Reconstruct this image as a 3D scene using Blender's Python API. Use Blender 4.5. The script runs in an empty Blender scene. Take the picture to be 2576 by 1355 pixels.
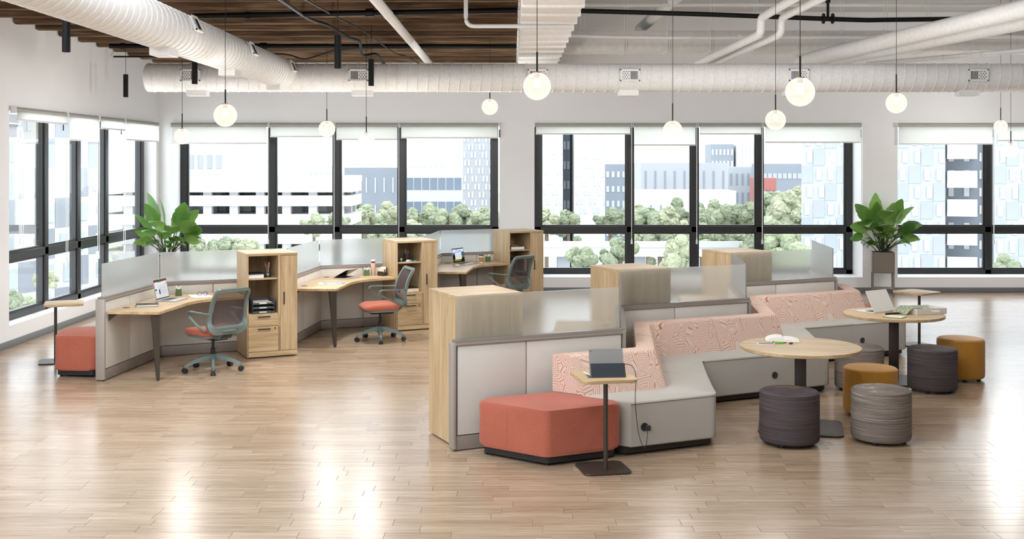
import bpy, bmesh, math, random
from mathutils import Vector, Matrix
S = bpy.context.scene
COL = S.collection
PI = math.pi
rnd = random.Random(7)

# ------------------------------------------------------------------ camera, sky, exposure
EYE = 2.3314
cam_d = bpy.data.cameras.new('camera')
cam_d.sensor_width = 36.0
cam_d.lens = 36.0 * 2853.8 / 2576.0
cam_d.shift_x = -2.0 / 2576.0
cam_d.shift_y = -(677.5 - 408.4) / 2576.0
cam_d.clip_end = 2000
cam = bpy.data.objects.new('camera', cam_d)
COL.objects.link(cam)
cam.location = (0, 0, EYE)
cam.rotation_euler = (PI / 2, 0, 0)
S.camera = cam

W = bpy.data.worlds.new('sky')
S.world = W
W.use_nodes = True
bgn = W.node_tree.nodes['Background']
bgn.inputs['Color'].default_value = (0.88, 0.945, 1.0, 1)
bgn.inputs['Strength'].default_value = 3.6
S.view_settings.view_transform = 'Standard'
S.view_settings.look = 'None'
S.view_settings.gamma = 1.0
S.view_settings.use_curve_mapping = False
S.view_settings.exposure = 0.14
S.cycles.max_bounces = 6
S.cycles.diffuse_bounces = 3
S.cycles.glossy_bounces = 2
S.cycles.transmission_bounces = 5
S.cycles.transparent_max_bounces = 10
SPOT_W = 190.0      # black cylinder downlights
BULB_W = 48.0       # globe pendants

# ------------------------------------------------------------------ helpers
def lin(r, g, b):
    f = lambda c: (c / 255) / 12.92 if c / 255 <= 0.04045 else ((c / 255 + 0.055) / 1.055) ** 2.4
    return (f(r), f(g), f(b), 1.0)

class N:
    """small node-graph builder"""
    def __init__(s, name):
        s.m = bpy.data.materials.new(name); s.m.use_nodes = True
        s.t = s.m.node_tree; s.t.nodes.clear()
        s.out = s.t.nodes.new('ShaderNodeOutputMaterial')
    def n(s, typ, **kw):
        nd = s.t.nodes.new('ShaderNode' + typ)
        for k, v in kw.items():
            if k.startswith('_'): setattr(nd, k[1:], v)
            else:
                key = k.replace('__', ' ')
                if key.isdigit(): key = int(key)
                s.set(nd, key, v)
        return nd
    def set(s, nd, key, v):
        if isinstance(v, tuple) and len(v) == 2 and hasattr(v[0], 'outputs'):
            s.t.links.new(v[0].outputs[v[1]], nd.inputs[key])
        elif hasattr(v, 'outputs'):
            s.t.links.new(v.outputs[0], nd.inputs[key])
        else:
            nd.inputs[key].default_value = v
    def math(s, op, a, b=0.0, c=0.0):
        nd = s.t.nodes.new('ShaderNodeMath'); nd.operation = op
        s.set(nd, 0, a); s.set(nd, 1, b); s.set(nd, 2, c)
        return nd
    def coords(s, scale=(1, 1, 1), src='Object', rot=(0, 0, 0), loc=(0, 0, 0)):
        tc = s.n('TexCoord'); mp = s.n('Mapping', Scale=scale, Rotation=rot, Location=loc)
        s.t.links.new(tc.outputs[src], mp.inputs['Vector'])
        return mp
    def ramp(s, fac, stops):
        nd = s.n('ValToRGB'); s.set(nd, 'Fac', fac)
        e = nd.color_ramp.elements
        while len(e) < len(stops): e.new(0.5)
        for i, (p, c) in enumerate(stops):
            e[i].position = p; e[i].color = c
        return nd
    def mix(s, fac, a, b, blend='MIX'):
        nd = s.t.nodes.new('ShaderNodeMix'); nd.data_type = 'RGBA'; nd.blend_type = blend
        s.set(nd, 0, fac); s.set(nd, 6, a); s.set(nd, 7, b)
        return (nd, 2)
    def bump(s, h, strength=0.2, dist=0.01):
        return s.n('Bump', Height=h, Strength=strength, Distance=dist)
    def pbr(s, color, rough=0.5, metal=0.0, normal=None, spec=0.5, **kw):
        p = s.n('BsdfPrincipled')
        s.set(p, 'Base Color', color); s.set(p, 'Roughness', rough); s.set(p, 'Metallic', metal)
        s.set(p, 'Specular IOR Level', spec)
        if normal is not None: s.set(p, 'Normal', normal)
        for k, v in kw.items(): s.set(p, k.replace('_', ' '), v)
        s.t.links.new(p.outputs[0], s.out.inputs[0])
        return s.m
    def surf(s, nd):
        s.t.links.new(nd.outputs[0], s.out.inputs[0]); return s.m

M = {}
def plain(name, rgb, rough=0.5, metal=0.0, spec=0.5, var=0.05, nscale=6.0, bump=0.0, bscale=200.0):
    g = N(name); c = g.coords()
    nz = g.n('TexNoise', Vector=c, Scale=nscale, Detail=3.0)
    base = lin(*rgb)
    lo = tuple(x * (1 - var) for x in base[:3]) + (1,)
    hi = tuple(min(1, x * (1 + var)) for x in base[:3]) + (1,)
    col = g.ramp(nz, [(0.3, lo), (0.7, hi)])
    nrm = None
    if bump:
        b = g.n('TexNoise', Vector=c, Scale=bscale, Detail=2.0)
        nrm = g.bump(b, bump, 0.004)
    M[name] = g.pbr(col, rough, metal, nrm, spec)
    return M[name]

def wood(name, lo, mid, hi, axis='x', rough=0.42, scale=1.0, spec=0.4, island=False):
    g = N(name)
    s = {'x': (1.1, 16, 16), 'y': (16, 1.1, 16), 'z': (16, 16, 1.1)}[axis]
    s = tuple(v * scale for v in s)
    c = g.coords(s)
    oi = g.n('ObjectInfo')
    off = g.math('MULTIPLY', (oi, 5), 37.0)
    vec = g.n('VectorMath', _operation='ADD')
    g.t.links.new(c.outputs[0], vec.inputs[0])
    cmb = g.n('CombineXYZ', X=off, Y=off, Z=off)
    g.t.links.new(cmb.outputs[0], vec.inputs[1])
    n1 = g.n('TexNoise', Vector=(vec, 0), Scale=1.0, Detail=5.0, Roughness=0.6, Distortion=0.6)
    n2 = g.n('TexNoise', Vector=(vec, 0), Scale=4.5, Detail=3.0, Roughness=0.5)
    f = g.math('ADD', g.math('MULTIPLY', n1, 0.75), g.math('MULTIPLY', n2, 0.25))
    col = g.ramp(f, [(0.33, lin(*lo)), (0.5, lin(*mid)), (0.66, lin(*hi))])
    nrm = g.bump(f, 0.05, 0.002)
    M[name] = g.pbr(col, rough, 0.0, nrm, spec)
    return M[name]

def fabric(name, rgb, rgb2, rough=0.9, scale=420.0, bump=0.25):
    g = N(name); c = g.coords()
    a = g.n('TexNoise', Vector=c, Scale=scale, Detail=2.0)
    b = g.n('TexNoise', Vector=c, Scale=3.0, Detail=2.0)
    f = g.math('ADD', g.math('MULTIPLY', a, 0.8), g.math('MULTIPLY', b, 0.2))
    col = g.ramp(f, [(0.36, lin(*rgb)), (0.64, lin(*rgb2))])
    M[name] = g.pbr(col, rough, 0.0, g.bump(a, bump, 0.002), 0.2, Sheen_Weight=0.15)
    return M[name]

def emis(name, rgb, strength):
    g = N(name)
    M[name] = g.surf(g.n('Emission', Color=lin(*rgb), Strength=strength))
    return M[name]

# ---- surfaces of the room
plain('wall_white', (246, 246, 247), 0.85, var=0.015, nscale=1.3, bump=0.05, bscale=60)
plain('reveal_white', (248, 248, 248), 0.8, var=0.01)
plain('slab_grey', (206, 204, 201), 0.85, var=0.06, nscale=0.6, bump=0.1, bscale=30)
plain('baseboard_grey', (118, 120, 122), 0.5, var=0.02)
plain('frame_black', (40, 41, 42), 0.38, var=0.05, spec=0.5)
plain('duct_white', (236, 235, 234), 0.8, var=0.05, nscale=30, bump=0.55, bscale=70)
plain('duct_box', (226, 222, 218), 0.85, var=0.05, nscale=12, bump=0.35, bscale=60)
plain('pipe_white', (238, 237, 236), 0.6, var=0.05, nscale=20, bump=0.25, bscale=90)
plain('metal_white', (236, 236, 236), 0.45, var=0.02)
plain('pipe_black', (11, 11, 12), 0.5, var=0.2, spec=0.25)
plain('void_black', (10, 10, 10), 0.9, var=0.1)
plain('blind_rail', (176, 173, 166), 0.6, var=0.03)
wood('beam_wood', (66, 50, 38), (108, 86, 66), (158, 131, 104), 'x', 0.8, 0.55, spec=0.2)
wood('deck_wood', (44, 34, 26), (72, 56, 43), (104, 84, 66), 'x', 0.85, 0.5, spec=0.15)
# floor: every plank shifts the grain by its own random value
g = N('floor_wood')
geo = g.n('NewGeometry'); oi = g.n('ObjectInfo')
rv = g.math('FRACT', g.math('ADD', (geo, 'Random Per Island'), g.math('MULTIPLY', (oi, 5), 7.31)))
tc = g.coords((0.9, 14, 1), 'Object')
pos = g.n('VectorMath', _operation='MULTIPLY', **{'1': (1.0, 16.0, 1.0)})
g.t.links.new(geo.outputs['Position'], pos.inputs[0])
sh = g.n('CombineXYZ', X=g.math('MULTIPLY', rv, 91.0), Y=g.math('MULTIPLY', rv, 57.0), Z=0.0)
pv = g.n('VectorMath', _operation='ADD')
g.t.links.new(pos.outputs[0], pv.inputs[0]); g.t.links.new(sh.outputs[0], pv.inputs[1])
n1 = g.n('TexNoise', Vector=(pv, 0), Scale=1.4, Detail=6.0, Roughness=0.62, Distortion=0.5)
n2 = g.n('TexNoise', Vector=(pv, 0), Scale=7.0, Detail=3.0, Roughness=0.5)
ff = g.math('ADD', g.math('MULTIPLY', n1, 0.7), g.math('MULTIPLY', n2, 0.3))
c1 = g.ramp(ff, [(0.34, lin(150, 125, 101)), (0.5, lin(173, 150, 126)), (0.66, lin(190, 170, 149))])
c2 = g.ramp(rv, [(0.0, (0.80, 0.77, 0.74, 1)), (0.5, (0.92, 0.92, 0.91, 1)), (1.0, (1.0, 1.0, 1.0, 1))])
cc = g.mix(1.0, c1, c2, 'MULTIPLY')
rr = g.math('ADD', g.math('MULTIPLY', n2, 0.10), 0.20)
M['floor_wood'] = g.pbr(cc, rr, 0.0, g.bump(ff, 0.02, 0.001), 0.55)
# window glass: thin pane, light passes, faint mirror
g = N('pane_glass')
fr = g.n('Fresnel', IOR=1.45)
mx = g.n('MixShader', **{'0': g.math('MULTIPLY', fr, 0.6)})
tr = g.n('BsdfTransparent', Color=(0.97, 0.985, 0.99, 1)); gl = g.n('BsdfGlossy', Roughness=0.02)
g.t.links.new(tr.outputs[0], mx.inputs[1]); g.t.links.new(gl.outputs[0], mx.inputs[2])
M['pane_glass'] = g.surf(mx)
# frosted screens
g = N('frosted_glass')
rf = g.n('BsdfRefraction', Color=(0.96, 0.975, 0.97, 1), Roughness=0.24, IOR=1.1)
tl = g.n('BsdfTranslucent', Color=(0.96, 0.98, 0.97, 1)); df = g.n('BsdfDiffuse', Color=(0.93, 0.95, 0.94, 1))
gls = g.n('BsdfGlossy', Roughness=0.22)
m1 = g.n('MixShader', **{'0': 0.3}); g.t.links.new(tl.outputs[0], m1.inputs[1]); g.t.links.new(df.outputs[0], m1.inputs[2])
m2 = g.n('MixShader', **{'0': 0.25}); g.t.links.new(rf.outputs[0], m2.inputs[1]); g.t.links.new(m1.outputs[0], m2.inputs[2])
m3 = g.n('MixShader', **{'0': 0.05}); g.t.links.new(m2.outputs[0], m3.inputs[1]); g.t.links.new(gls.outputs[0], m3.inputs[2])
M['frosted_glass'] = g.surf(m3)
# blind cloth: lets daylight glow through
g = N('blind_cloth'); c = g.coords((1, 1, 1))
wv = g.n('TexNoise', Vector=c, Scale=180.0)
colr = g.ramp(wv, [(0.3, lin(234, 232, 227)), (0.7, lin(241, 240, 236))])
d1_ = g.n('BsdfDiffuse', Color=colr); t1_ = g.n('BsdfTranslucent', Color=colr)
mx = g.n('MixShader', **{'0': 0.93}); g.t.links.new(d1_.outputs[0], mx.inputs[1]); g.t.links.new(t1_.outputs[0], mx.inputs[2])
M['blind_cloth'] = g.surf(mx)
# ---- furniture
wood('oak_v', (170, 142, 106), (195, 169, 132), (212, 190, 155), 'z', 0.45)
wood('oak_h', (168, 139, 102), (193, 166, 128), (211, 188, 152), 'x', 0.45)
plain('taupe', (146, 137, 130), 0.45, var=0.03, metal=0.25)
plain('bronze', (70, 63, 56), 0.42, var=0.04, metal=0.35)
plain('bronze_dark', (58, 48, 40), 0.5, var=0.06)
plain('post_grey', (168, 160, 153), 0.4, var=0.02, metal=0.2)
plain('black_plastic', (26, 26, 27), 0.45, var=0.1)
plain('graphite', (52, 54, 57), 0.5, var=0.05)
fabric('panel_fabric', (198, 193, 185), (216, 211, 204), 0.9, 300, 0.12)
fabric('orange_fabric', (160, 84, 66), (194, 114, 93), 0.9, 330, 0.3)
fabric('grey_fabric', (178, 173, 165), (192, 187, 180), 0.85, 500, 0.08)
plain('plinth_dark', (38, 32, 27), 0.6, var=0.1)
plain('plinth_black', (33, 33, 35), 0.5, var=0.1)
plain('sage', (106, 121, 117), 0.42, var=0.03)
plain('stitch', (120, 113, 105), 0.9, var=0.1)
# pink cloth with concentric orange line-work
g = N('pink_maze'); c = g.coords((1, 1, 1))
ve = g.n('TexVoronoi', Vector=c, Scale=10.0, Randomness=1.0, _feature='DISTANCE_TO_EDGE')
st = g.math('FRACT', g.math('ADD', g.math('MULTIPLY', (ve, 0), 7.0), 0.5))
ln_ = g.math('LESS_THAN', g.math('ABSOLUTE', g.math('SUBTRACT', st, 0.5)), 0.15)
ed_ = g.math('LESS_THAN', (ve, 0), 0.008)
col = g.mix(ed_, g.mix(ln_, lin(222, 203, 190), lin(208, 150, 128)), lin(196, 112, 88))
M['pink_maze'] = g.pbr(col, 0.9, 0.0, None, 0.2)
# stool cloths
def striped(name, dark, light, accent, fz, thr):
    g = N(name); c = g.coords((1, 1, fz))
    a = g.n('TexNoise', Vector=c, Scale=2.2, Detail=6.0, Roughness=0.75)
    b = g.n('TexNoise', Vector=g.coords((1, 1, 1)), Scale=330.0, Detail=1.0)
    col = g.ramp(a, [(0.36, lin(*dark)), (0.58, lin(*light))])
    hi = g.math('GREATER_THAN', a, thr)
    cc = g.mix(hi, (col, 0), lin(*accent))
    M[name] = g.pbr(cc, 0.75, 0.0, g.bump(b, 0.3, 0.002), 0.3)
striped('plum_weave', (60, 52, 58), (88, 77, 80), (112, 94, 76), 95, 0.60)
striped('stripe_weave', (98, 88, 82), (138, 127, 118), (172, 164, 156), 80, 0.60)
fabric('mustard', (168, 116, 40), (196, 142, 58), 0.55, 160, 0.35)
# chair net
g = N('chair_net'); c = g.coords((1, 1, 1))
ck = g.n('TexNoise', Vector=c, Scale=420.0)
tr = g.n('BsdfTransparent', Color=(0.92, 0.88, 0.88, 1)); df = g.n('BsdfDiffuse', Color=lin(92, 82, 82))
mx = g.n('MixShader', **{'0': 0.76}); g.t.links.new(tr.outputs[0], mx.inputs[1]); g.t.links.new(df.outputs[0], mx.inputs[2])
M['chair_net'] = g.surf(mx)
# lamps
g = N('globe_glass')
lw = g.n('LayerWeight', Blend=0.35)
tr = g.n('BsdfTransparent', Color=(1, 0.985, 0.95, 1)); em = g.n('Emission', Color=(1.0, 0.93, 0.80, 1), Strength=1.15)
mx = g.n('MixShader', **{'0': g.math('ADD', g.math('MULTIPLY', (lw, 1), 0.45), 0.42)})
g.t.links.new(tr.outputs[0], mx.inputs[1]); g.t.links.new(em.outputs[0], mx.inputs[2])
M['globe_glass'] = g.surf(mx)
emis('bulb_glow', (255, 246, 226), 6.0)
emis('spot_glow', (255, 236, 205), 5.0)
plain('brass_dark', (150, 132, 112), 0.35, metal=0.6)
# small things
plain('paper', (242, 240, 236), 0.8, var=0.02)
plain('paper_cream', (236, 226, 205), 0.8, var=0.03)
plain('aluminium', (190, 190, 190), 0.4, metal=0.3, var=0.02)
plain('tablet_grey', (150, 149, 148), 0.45, metal=0.2, var=0.02)
plain('laptop_white', (232, 228, 222), 0.4, var=0.02)
plain('screen_black', (12, 12, 13), 0.15, var=0.1)
plain('keys_black', (30, 30, 31), 0.5, var=0.1)
plain('tissue_green', (84, 110, 66), 0.6, var=0.05)
plain('blue_plastic', (48, 52, 140), 0.35)
plain('bright_green', (92, 190, 50), 0.4)
plain('pad_green', (52, 140, 70), 0.6)
plain('teal', (60, 178, 190), 0.5)
plain('slate', (72, 80, 88), 0.5, var=0.04)
plain('stone_white', (224, 219, 213), 0.45, var=0.02)
plain('blush', (224, 188, 168), 0.35, var=0.02)
plain('kraft', (186, 140, 92), 0.7, var=0.05)
plain('red_print', (196, 46, 44), 0.6)
plain('pink_print', (226, 130, 170), 0.6)
plain('orange_pencil', (214, 104, 44), 0.5)
plain('folder_blue', (46, 100, 168), 0.5)
plain('skin_tan', (206, 196, 150), 0.8)
plain('soil', (44, 34, 28), 0.95, var=0.3, nscale=40)
plain('planter_taupe', (122, 111, 101), 0.5, var=0.02)
plain('stem_dark', (46, 58, 34), 0.5)
g = N('napkin_print'); c = g.coords((1, 1, 1))
nz = g.n('TexNoise', Vector=c, Scale=55.0, Detail=3.0)
M['napkin_print'] = g.pbr(g.ramp(nz, [(0.42, lin(128, 150, 92)), (0.52, lin(222, 226, 204)), (0.7, lin(240, 240, 226))]), 0.8)
g = N('leaf_green'); c = g.coords((3, 60, 3))
oi = g.n('ObjectInfo')
nz = g.n('TexNoise', Vector=c, Scale=1.0, Detail=2.0)
f = g.math('ADD', g.math('MULTIPLY', nz, 0.5), g.math('MULTIPLY', (oi, 5), 0.5))
colr = g.ramp(f, [(0.15, lin(64, 100, 44)), (0.5, lin(100, 142, 64)), (0.85, lin(148, 182, 98))])
p = g.n('BsdfPrincipled', Roughness=0.35); g.set(p, 'Base Color', colr)
tl = g.n('BsdfTranslucent', Color=colr)
mx = g.n('MixShader', **{'0': 0.3}); g.t.links.new(p.outputs[0], mx.inputs[1]); g.t.links.new(tl.outputs[0], mx.inputs[2])
M['leaf_green'] = g.surf(mx)

# ------------------------------------------------------------------ mesh helpers
def done(name, bm, mat, parent=None, smooth=40, loc=None, rot=None):
    me = bpy.data.meshes.new(name)
    bmesh.ops.recalc_face_normals(bm, faces=bm.faces)
    bm.to_mesh(me); bm.free()
    if smooth:
        me.shade_smooth(); me.set_sharp_from_angle(angle=math.radians(smooth))
    me.materials.append(M[mat] if isinstance(mat, str) else mat)
    o = bpy.data.objects.new(name, me); COL.objects.link(o)
    if parent is not None: o.parent = parent
    if loc is not None: o.location = loc
    if rot is not None: o.rotation_euler = rot
    return o

def again(src, parent=None, loc=None, rot=None, scale=None):
    o = src.copy(); COL.objects.link(o); o.parent = parent
    if loc is not None: o.location = loc
    if rot is not None: o.rotation_euler = rot
    if scale is not None: o.scale = scale
    return o

def dup(root, loc=None, rz=None, **props):
    r = root.copy(); COL.objects.link(r)
    if loc is not None: r.location = loc
    if rz is not None: r.rotation_euler = (0, 0, rz)
    for k, v in props.items(): r[k] = v
    for ch in list(root.children):
        if ch.type == 'LIGHT':
            c = ch.copy(); COL.objects.link(c); c.parent = r; continue
        c = ch.copy(); COL.objects.link(c); c.parent = r
        for gch in list(ch.children):
            d = gch.copy(); COL.objects.link(d); d.parent = c
    return r

def thing(name, label, cat, loc=(0, 0, 0), rz=0.0, group=None):
    o = bpy.data.objects.new(name, None); COL.objects.link(o)
    o.empty_display_size = 0.1
    o.location = loc; o.rotation_euler = (0, 0, rz)
    o['label'] = label; o['category'] = cat
    if group: o['group'] = group
    return o

def tag(o, label, cat, group=None):
    o['label'] = label; o['category'] = cat
    if group: o['group'] = group
    return o

def struct(o, label=None):
    o['kind'] = 'structure'
    if label: o['label'] = label
    return o

def box(bm, x0, x1, y0, y1, z0, z1, mtx=None):
    vs = [bm.verts.new((x, y, z)) for x in (x0, x1) for y in (y0, y1) for z in (z0, z1)]
    for f in ((0, 1, 3, 2), (4, 6, 7, 5), (0, 4, 5, 1), (2, 3, 7, 6), (0, 2, 6, 4), (1, 5, 7, 3)):
        bm.faces.new([vs[i] for i in f])
    if mtx is not None: bmesh.ops.transform(bm, matrix=mtx, verts=vs)
    return vs

def bx(x0, x1, y0, y1, z0, z1, bev=0.0, seg=2):
    bm = bmesh.new(); box(bm, x0, x1, y0, y1, z0, z1)
    if bev: bmesh.ops.bevel(bm, geom=bm.edges[:], offset=bev, segments=seg, affect='EDGES', profile=0.5)
    return bm

def boxes(lst):
    bm = bmesh.new()
    for b in lst: box(bm, *b)
    return bm

def prism(poly, z0, z1, bev=0.0, seg=2, bm=None):
    own = bm is None
    if own: bm = bmesh.new()
    lo = [bm.verts.new((p[0], p[1], z0)) for p in poly]
    hi = [bm.verts.new((p[0], p[1], z1)) for p in poly]
    n = len(poly)
    fs = [bm.faces.new(lo[::-1]), bm.faces.new(hi)]
    for i in range(n):
        fs.append(bm.faces.new((lo[i], lo[(i + 1) % n], hi[(i + 1) % n], hi[i])))
    if bev:
        es = [e for e in (list(fs[0].edges) + list(fs[1].edges))]
        bmesh.ops.bevel(bm, geom=es, offset=bev, segments=seg, affect='EDGES', profile=0.5)
    return bm

def fillet(poly, radii, n=6):
    """round the corners of a 2D polygon"""
    out = []
    L = len(poly)
    for i in range(L):
        r = radii[i] if isinstance(radii, (list, tuple)) else radii
        p = Vector(poly[i]); a = Vector(poly[i - 1]) - p; b = Vector(poly[(i + 1) % L]) - p
        if r <= 1e-6:
            out.append((p.x, p.y)); continue
        la, lb = a.length, b.length
        a.normalize(); b.normalize()
        ang = a.angle(b)
        t = min(r / math.tan(ang / 2), la * 0.49, lb * 0.49)
        r2 = t * math.tan(ang / 2)
        bis = (a + b).normalized()
        c = p + bis * (r2 / math.sin(ang / 2))
        s = p + a * t - c; e = p + b * t - c
        a0 = math.atan2(s.y, s.x); a1 = math.atan2(e.y, e.x)
        d = (a1 - a0 + PI) % (2 * PI) - PI
        for k in range(n + 1):
            q = a0 + d * k / n
            out.append((c.x + r2 * math.cos(q), c.y + r2 * math.sin(q)))
    return out

def rrect(w, d, r, cx=0.0, cy=0.0, n=5):
    return [(x + cx, y + cy) for x, y in fillet([(-w / 2, -d / 2), (w / 2, -d / 2), (w / 2, d / 2), (-w / 2, d / 2)], r, n)]

def lathe(prof, seg=32, bm=None, cx=0.0, cy=0.0):
    if bm is None: bm = bmesh.new()
    rings = []
    for r, z in prof:
        if r < 1e-6: rings.append([bm.verts.new((cx, cy, z))])
        else: rings.append([bm.verts.new((cx + r * math.cos(2 * PI * k / seg), cy + r * math.sin(2 * PI * k / seg), z)) for k in range(seg)])
    for a, b in zip(rings[:-1], rings[1:]):
        for k in range(seg):
            q = [a[k % len(a)], a[(k + 1) % len(a)], b[(k + 1) % len(b)], b[k % len(b)]]
            u = []
            for v in q:
                if v not in u: u.append(v)
            if len(u) > 2: bm.faces.new(u)
    return bm

def cyl(bm, p0, p1, r, seg=12, r1=None):
    return sweep(bm, [p0, p1], lambda i, t: circ(r if (i == 0 or r1 is None) else r1, seg))

def circ(r, seg=10, rx=None):
    return [(r * math.cos(2 * PI * k / seg), (rx or r) * math.sin(2 * PI * k / seg)) for k in range(seg)]

def sweep(bm, path, prof, up=(0, 0, 1), closed=False, cap=True):
    """sweep a 2D profile (list or function(index, t)) along a 3D path"""
    P = [Vector(p) for p in path]; n = len(P); rings = []
    up = Vector(up)
    for i in range(n):
        if closed: t = P[(i + 1) % n] - P[i - 1]
        else: t = P[min(i + 1, n - 1)] - P[max(i - 1, 0)]
        t.normalize()
        u = up if abs(t.dot(up)) < 0.98 else (Vector((0, 1, 0)) if abs(t.y) < 0.9 else Vector((1, 0, 0)))
        s = t.cross(u).normalized(); v = s.cross(t).normalized()
        pr = prof(i, i / max(1, n - 1)) if callable(prof) else prof
        rings.append([bm.verts.new(P[i] + s * a + v * b) for a, b in pr])
    m = len(rings[0])
    for i in range(n if closed else n - 1):
        a, b = rings[i], rings[(i + 1) % n]
        for k in range(m):
            bm.faces.new((a[k], a[(k + 1) % m], b[(k + 1) % m], b[k]))
    if cap and not closed:
        bm.faces.new(rings[0][::-1]); bm.faces.new(rings[-1])
    return bm

def bez(pts, n=8):
    """smooth curve through points (Catmull-Rom)"""
    P = [Vector(p) for p in pts]; out = []
    for i in range(len(P) - 1):
        p0 = P[max(i - 1, 0)]; p1 = P[i]; p2 = P[i + 1]; p3 = P[min(i + 2, len(P) - 1)]
        for k in range(n):
            t = k / n
            out.append(0.5 * ((2 * p1) + (p2 - p0) * t + (2 * p0 - 5 * p1 + 4 * p2 - p3) * t * t + (3 * p1 - p0 - 3 * p2 + p3) * t ** 3))
    out.append(P[-1]); return out

def grid_surface(bm, fn, nu, nv):
    vs = [[bm.verts.new(fn(i / nu, j / nv)) for j in range(nv + 1)] for i in range(nu + 1)]
    for i in range(nu):
        for j in range(nv):
            bm.faces.new((vs[i][j], vs[i + 1][j], vs[i + 1][j + 1], vs[i][j + 1]))
    return bm

def text_part(name, body, size, mat, parent, loc, rot, depth=0.0006):
    cu = bpy.data.curves.new(name, 'FONT'); cu.body = body; cu.size = size; cu.align_x = 'CENTER'; cu.align_y = 'CENTER'
    cu.extrude = depth
    tmp = bpy.data.objects.new(name + '_tmp', cu); COL.objects.link(tmp)
    dg = bpy.context.evaluated_depsgraph_get()
    me = bpy.data.meshes.new_from_object(tmp.evaluated_get(dg))
    bpy.data.objects.remove(tmp); bpy.data.curves.remove(cu)
    me.materials.clear(); me.materials.append(M[mat])
    o = bpy.data.objects.new(name, me); COL.objects.link(o); o.parent = parent
    o.location = loc; o.rotation_euler = rot
    return o
# ------------------------------------------------------------------ room shell
XL, YB = -6.35, 20.37          # left wall face, back wall face
ZW, ZH = 4.09, 5.03            # underside of the beams, underside of the high slab
FLY0, FLY1, PW = 6.90, 9.48, 0.129

floor = struct(done('floor', bx(XL - 0.3, 13.0, -3.0, YB + 0.4, -0.2, -0.006), 'floor_wood', smooth=0))
plank_cache = {}
def plank(x0, ln, y):
    key = round(ln, 2)
    if key not in plank_cache:
        bm = bx(0, key - 0.0018, 0, PW - 0.0016, -0.012, 0.0, 0.0)
        up = [e for e in bm.edges if all(v.co.z > -0.001 for v in e.verts)]
        bmesh.ops.bevel(bm, geom=up, offset=0.0009, segments=1, affect='EDGES')
        plank_cache[key] = done('plank', bm, 'floor_wood', floor, 0, (x0, y, 0))
    else:
        again(plank_cache[key], floor, (x0, y, 0))
rows = int(round((FLY1 - FLY0) / PW))
for r in range(rows):
    y = FLY0 + r * PW
    half = 0.4545 * (y + PW) + 0.05
    x = -half - rnd.uniform(0, 0.55)
    while x < half:
        ln = rnd.choice((0.42, 0.54, 0.66, 0.78, 0.9))
        plank(x, ln, y); x += ln
fbm = bmesh.new()
y = FLY0 - 9 * PW
while y < YB:
    x = XL - rnd.uniform(0, 0.6)
    x1 = 12.5
    while x < x1:
        ln = rnd.choice((0.42, 0.54, 0.66, 0.78, 0.9))
        half = 0.4545 * (y + PW) + 0.05
        inner = FLY0 - 0.01 < y < FLY1 - 0.01
        if not (inner and x + ln > -half - 0.5 and x < half + 0.5):
            a, b = max(x, XL), x + ln - 0.0018
            if b - a > 0.01:
                vs = [fbm.verts.new(v) for v in ((a, y, -0.0004), (b, y, -0.0004), (b, y + PW - 0.0016, -0.0004), (a, y + PW - 0.0016, -0.0004))]
                fbm.faces.new(vs)
        x += ln
    y += PW
pf = done('plank_field', fbm, 'floor_wood', floor, 0)
pf['kind'] = 'stuff'

SILL, HEAD = 0.272, 2.99
OPEN = [(-6.14, -0.24), (0.39, 6.28), (6.91, 12.6)]
bm = bmesh.new()
xs = [XL - 0.3] + [v for o in OPEN for v in o] + [16.0]
for i in range(0, len(xs), 2):
    x0, x1 = xs[i], xs[i + 1]
    box(bm, x0, x1, YB, YB + 0.68, 0, ZH + 0.3)
for x0, x1 in OPEN:
    box(bm, x0, x1, YB, YB + 0.68, 0, SILL)
    box(bm, x0, x1, YB, YB + 0.035, HEAD, 3.9)  # thin skin over an added taller opening, so sky light reaches the blinds
    box(bm, x0, x1, YB, YB + 0.68, 3.9, ZH + 0.3)
struct(done('wall_back', bm, 'wall_white', smooth=0))
LY0, LY1 = 14.30, 20.20
bm = bmesh.new()
for y0, y1, z0, z1 in ((7.0, LY0, 0, 4.6), (LY1, YB, 0, 4.6), (LY0, LY1, 0, SILL), (LY0, LY1, 3.9, 4.6)):
    box(bm, XL - 0.28, XL, y0, y1, z0, z1)
box(bm, XL - 0.03, XL, LY0, LY1, HEAD, 3.9)  # unseen opening behind this skin is raised to light the blinds
struct(done('wall_left', bm, 'wall_white', smooth=0))
struct(done('baseboard_back', bx(XL, 16.0, YB - 0.014, YB, 0.0, 0.088, 0.003), 'baseboard_grey'))
struct(done('baseboard_left', bx(XL, XL + 0.014, 7.0, YB, 0.0, 0.088, 0.003), 'baseboard_grey'))

# ceiling on the left: dark boards carried by timber joists
ceil_l = struct(done('ceiling', bx(XL, 0.12, 9.9, YB, ZW + 0.28, ZW + 0.34), 'deck_wood', smooth=0))
by = [20.0, 19.35, 18.72, 18.05, 17.32, 16.6, 15.87, 15.12, 14.45, 13.76, 13.05, 12.4, 11.72, 11.05, 10.4]
b0 = None
for y in by:
    if b0 is None:
        b0 = done('joist', bx(XL + 0.01, 0.11, -0.045, 0.045, ZW, ZW + 0.28, 0.018, 2), 'beam_wood', ceil_l, 40, (0, y, 0))
    else:
        again(b0, ceil_l, (0, y, 0))
struct(done('ceiling_slab', bx(0.12, 16.0, 9.9, YB, ZH, ZH + 0.2), 'slab_grey', smooth=0))
struct(done('wall_header', bx(0.06, 0.14, 9.9, YB, ZW, ZH, 0), 'wall_white', smooth=0))

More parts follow.
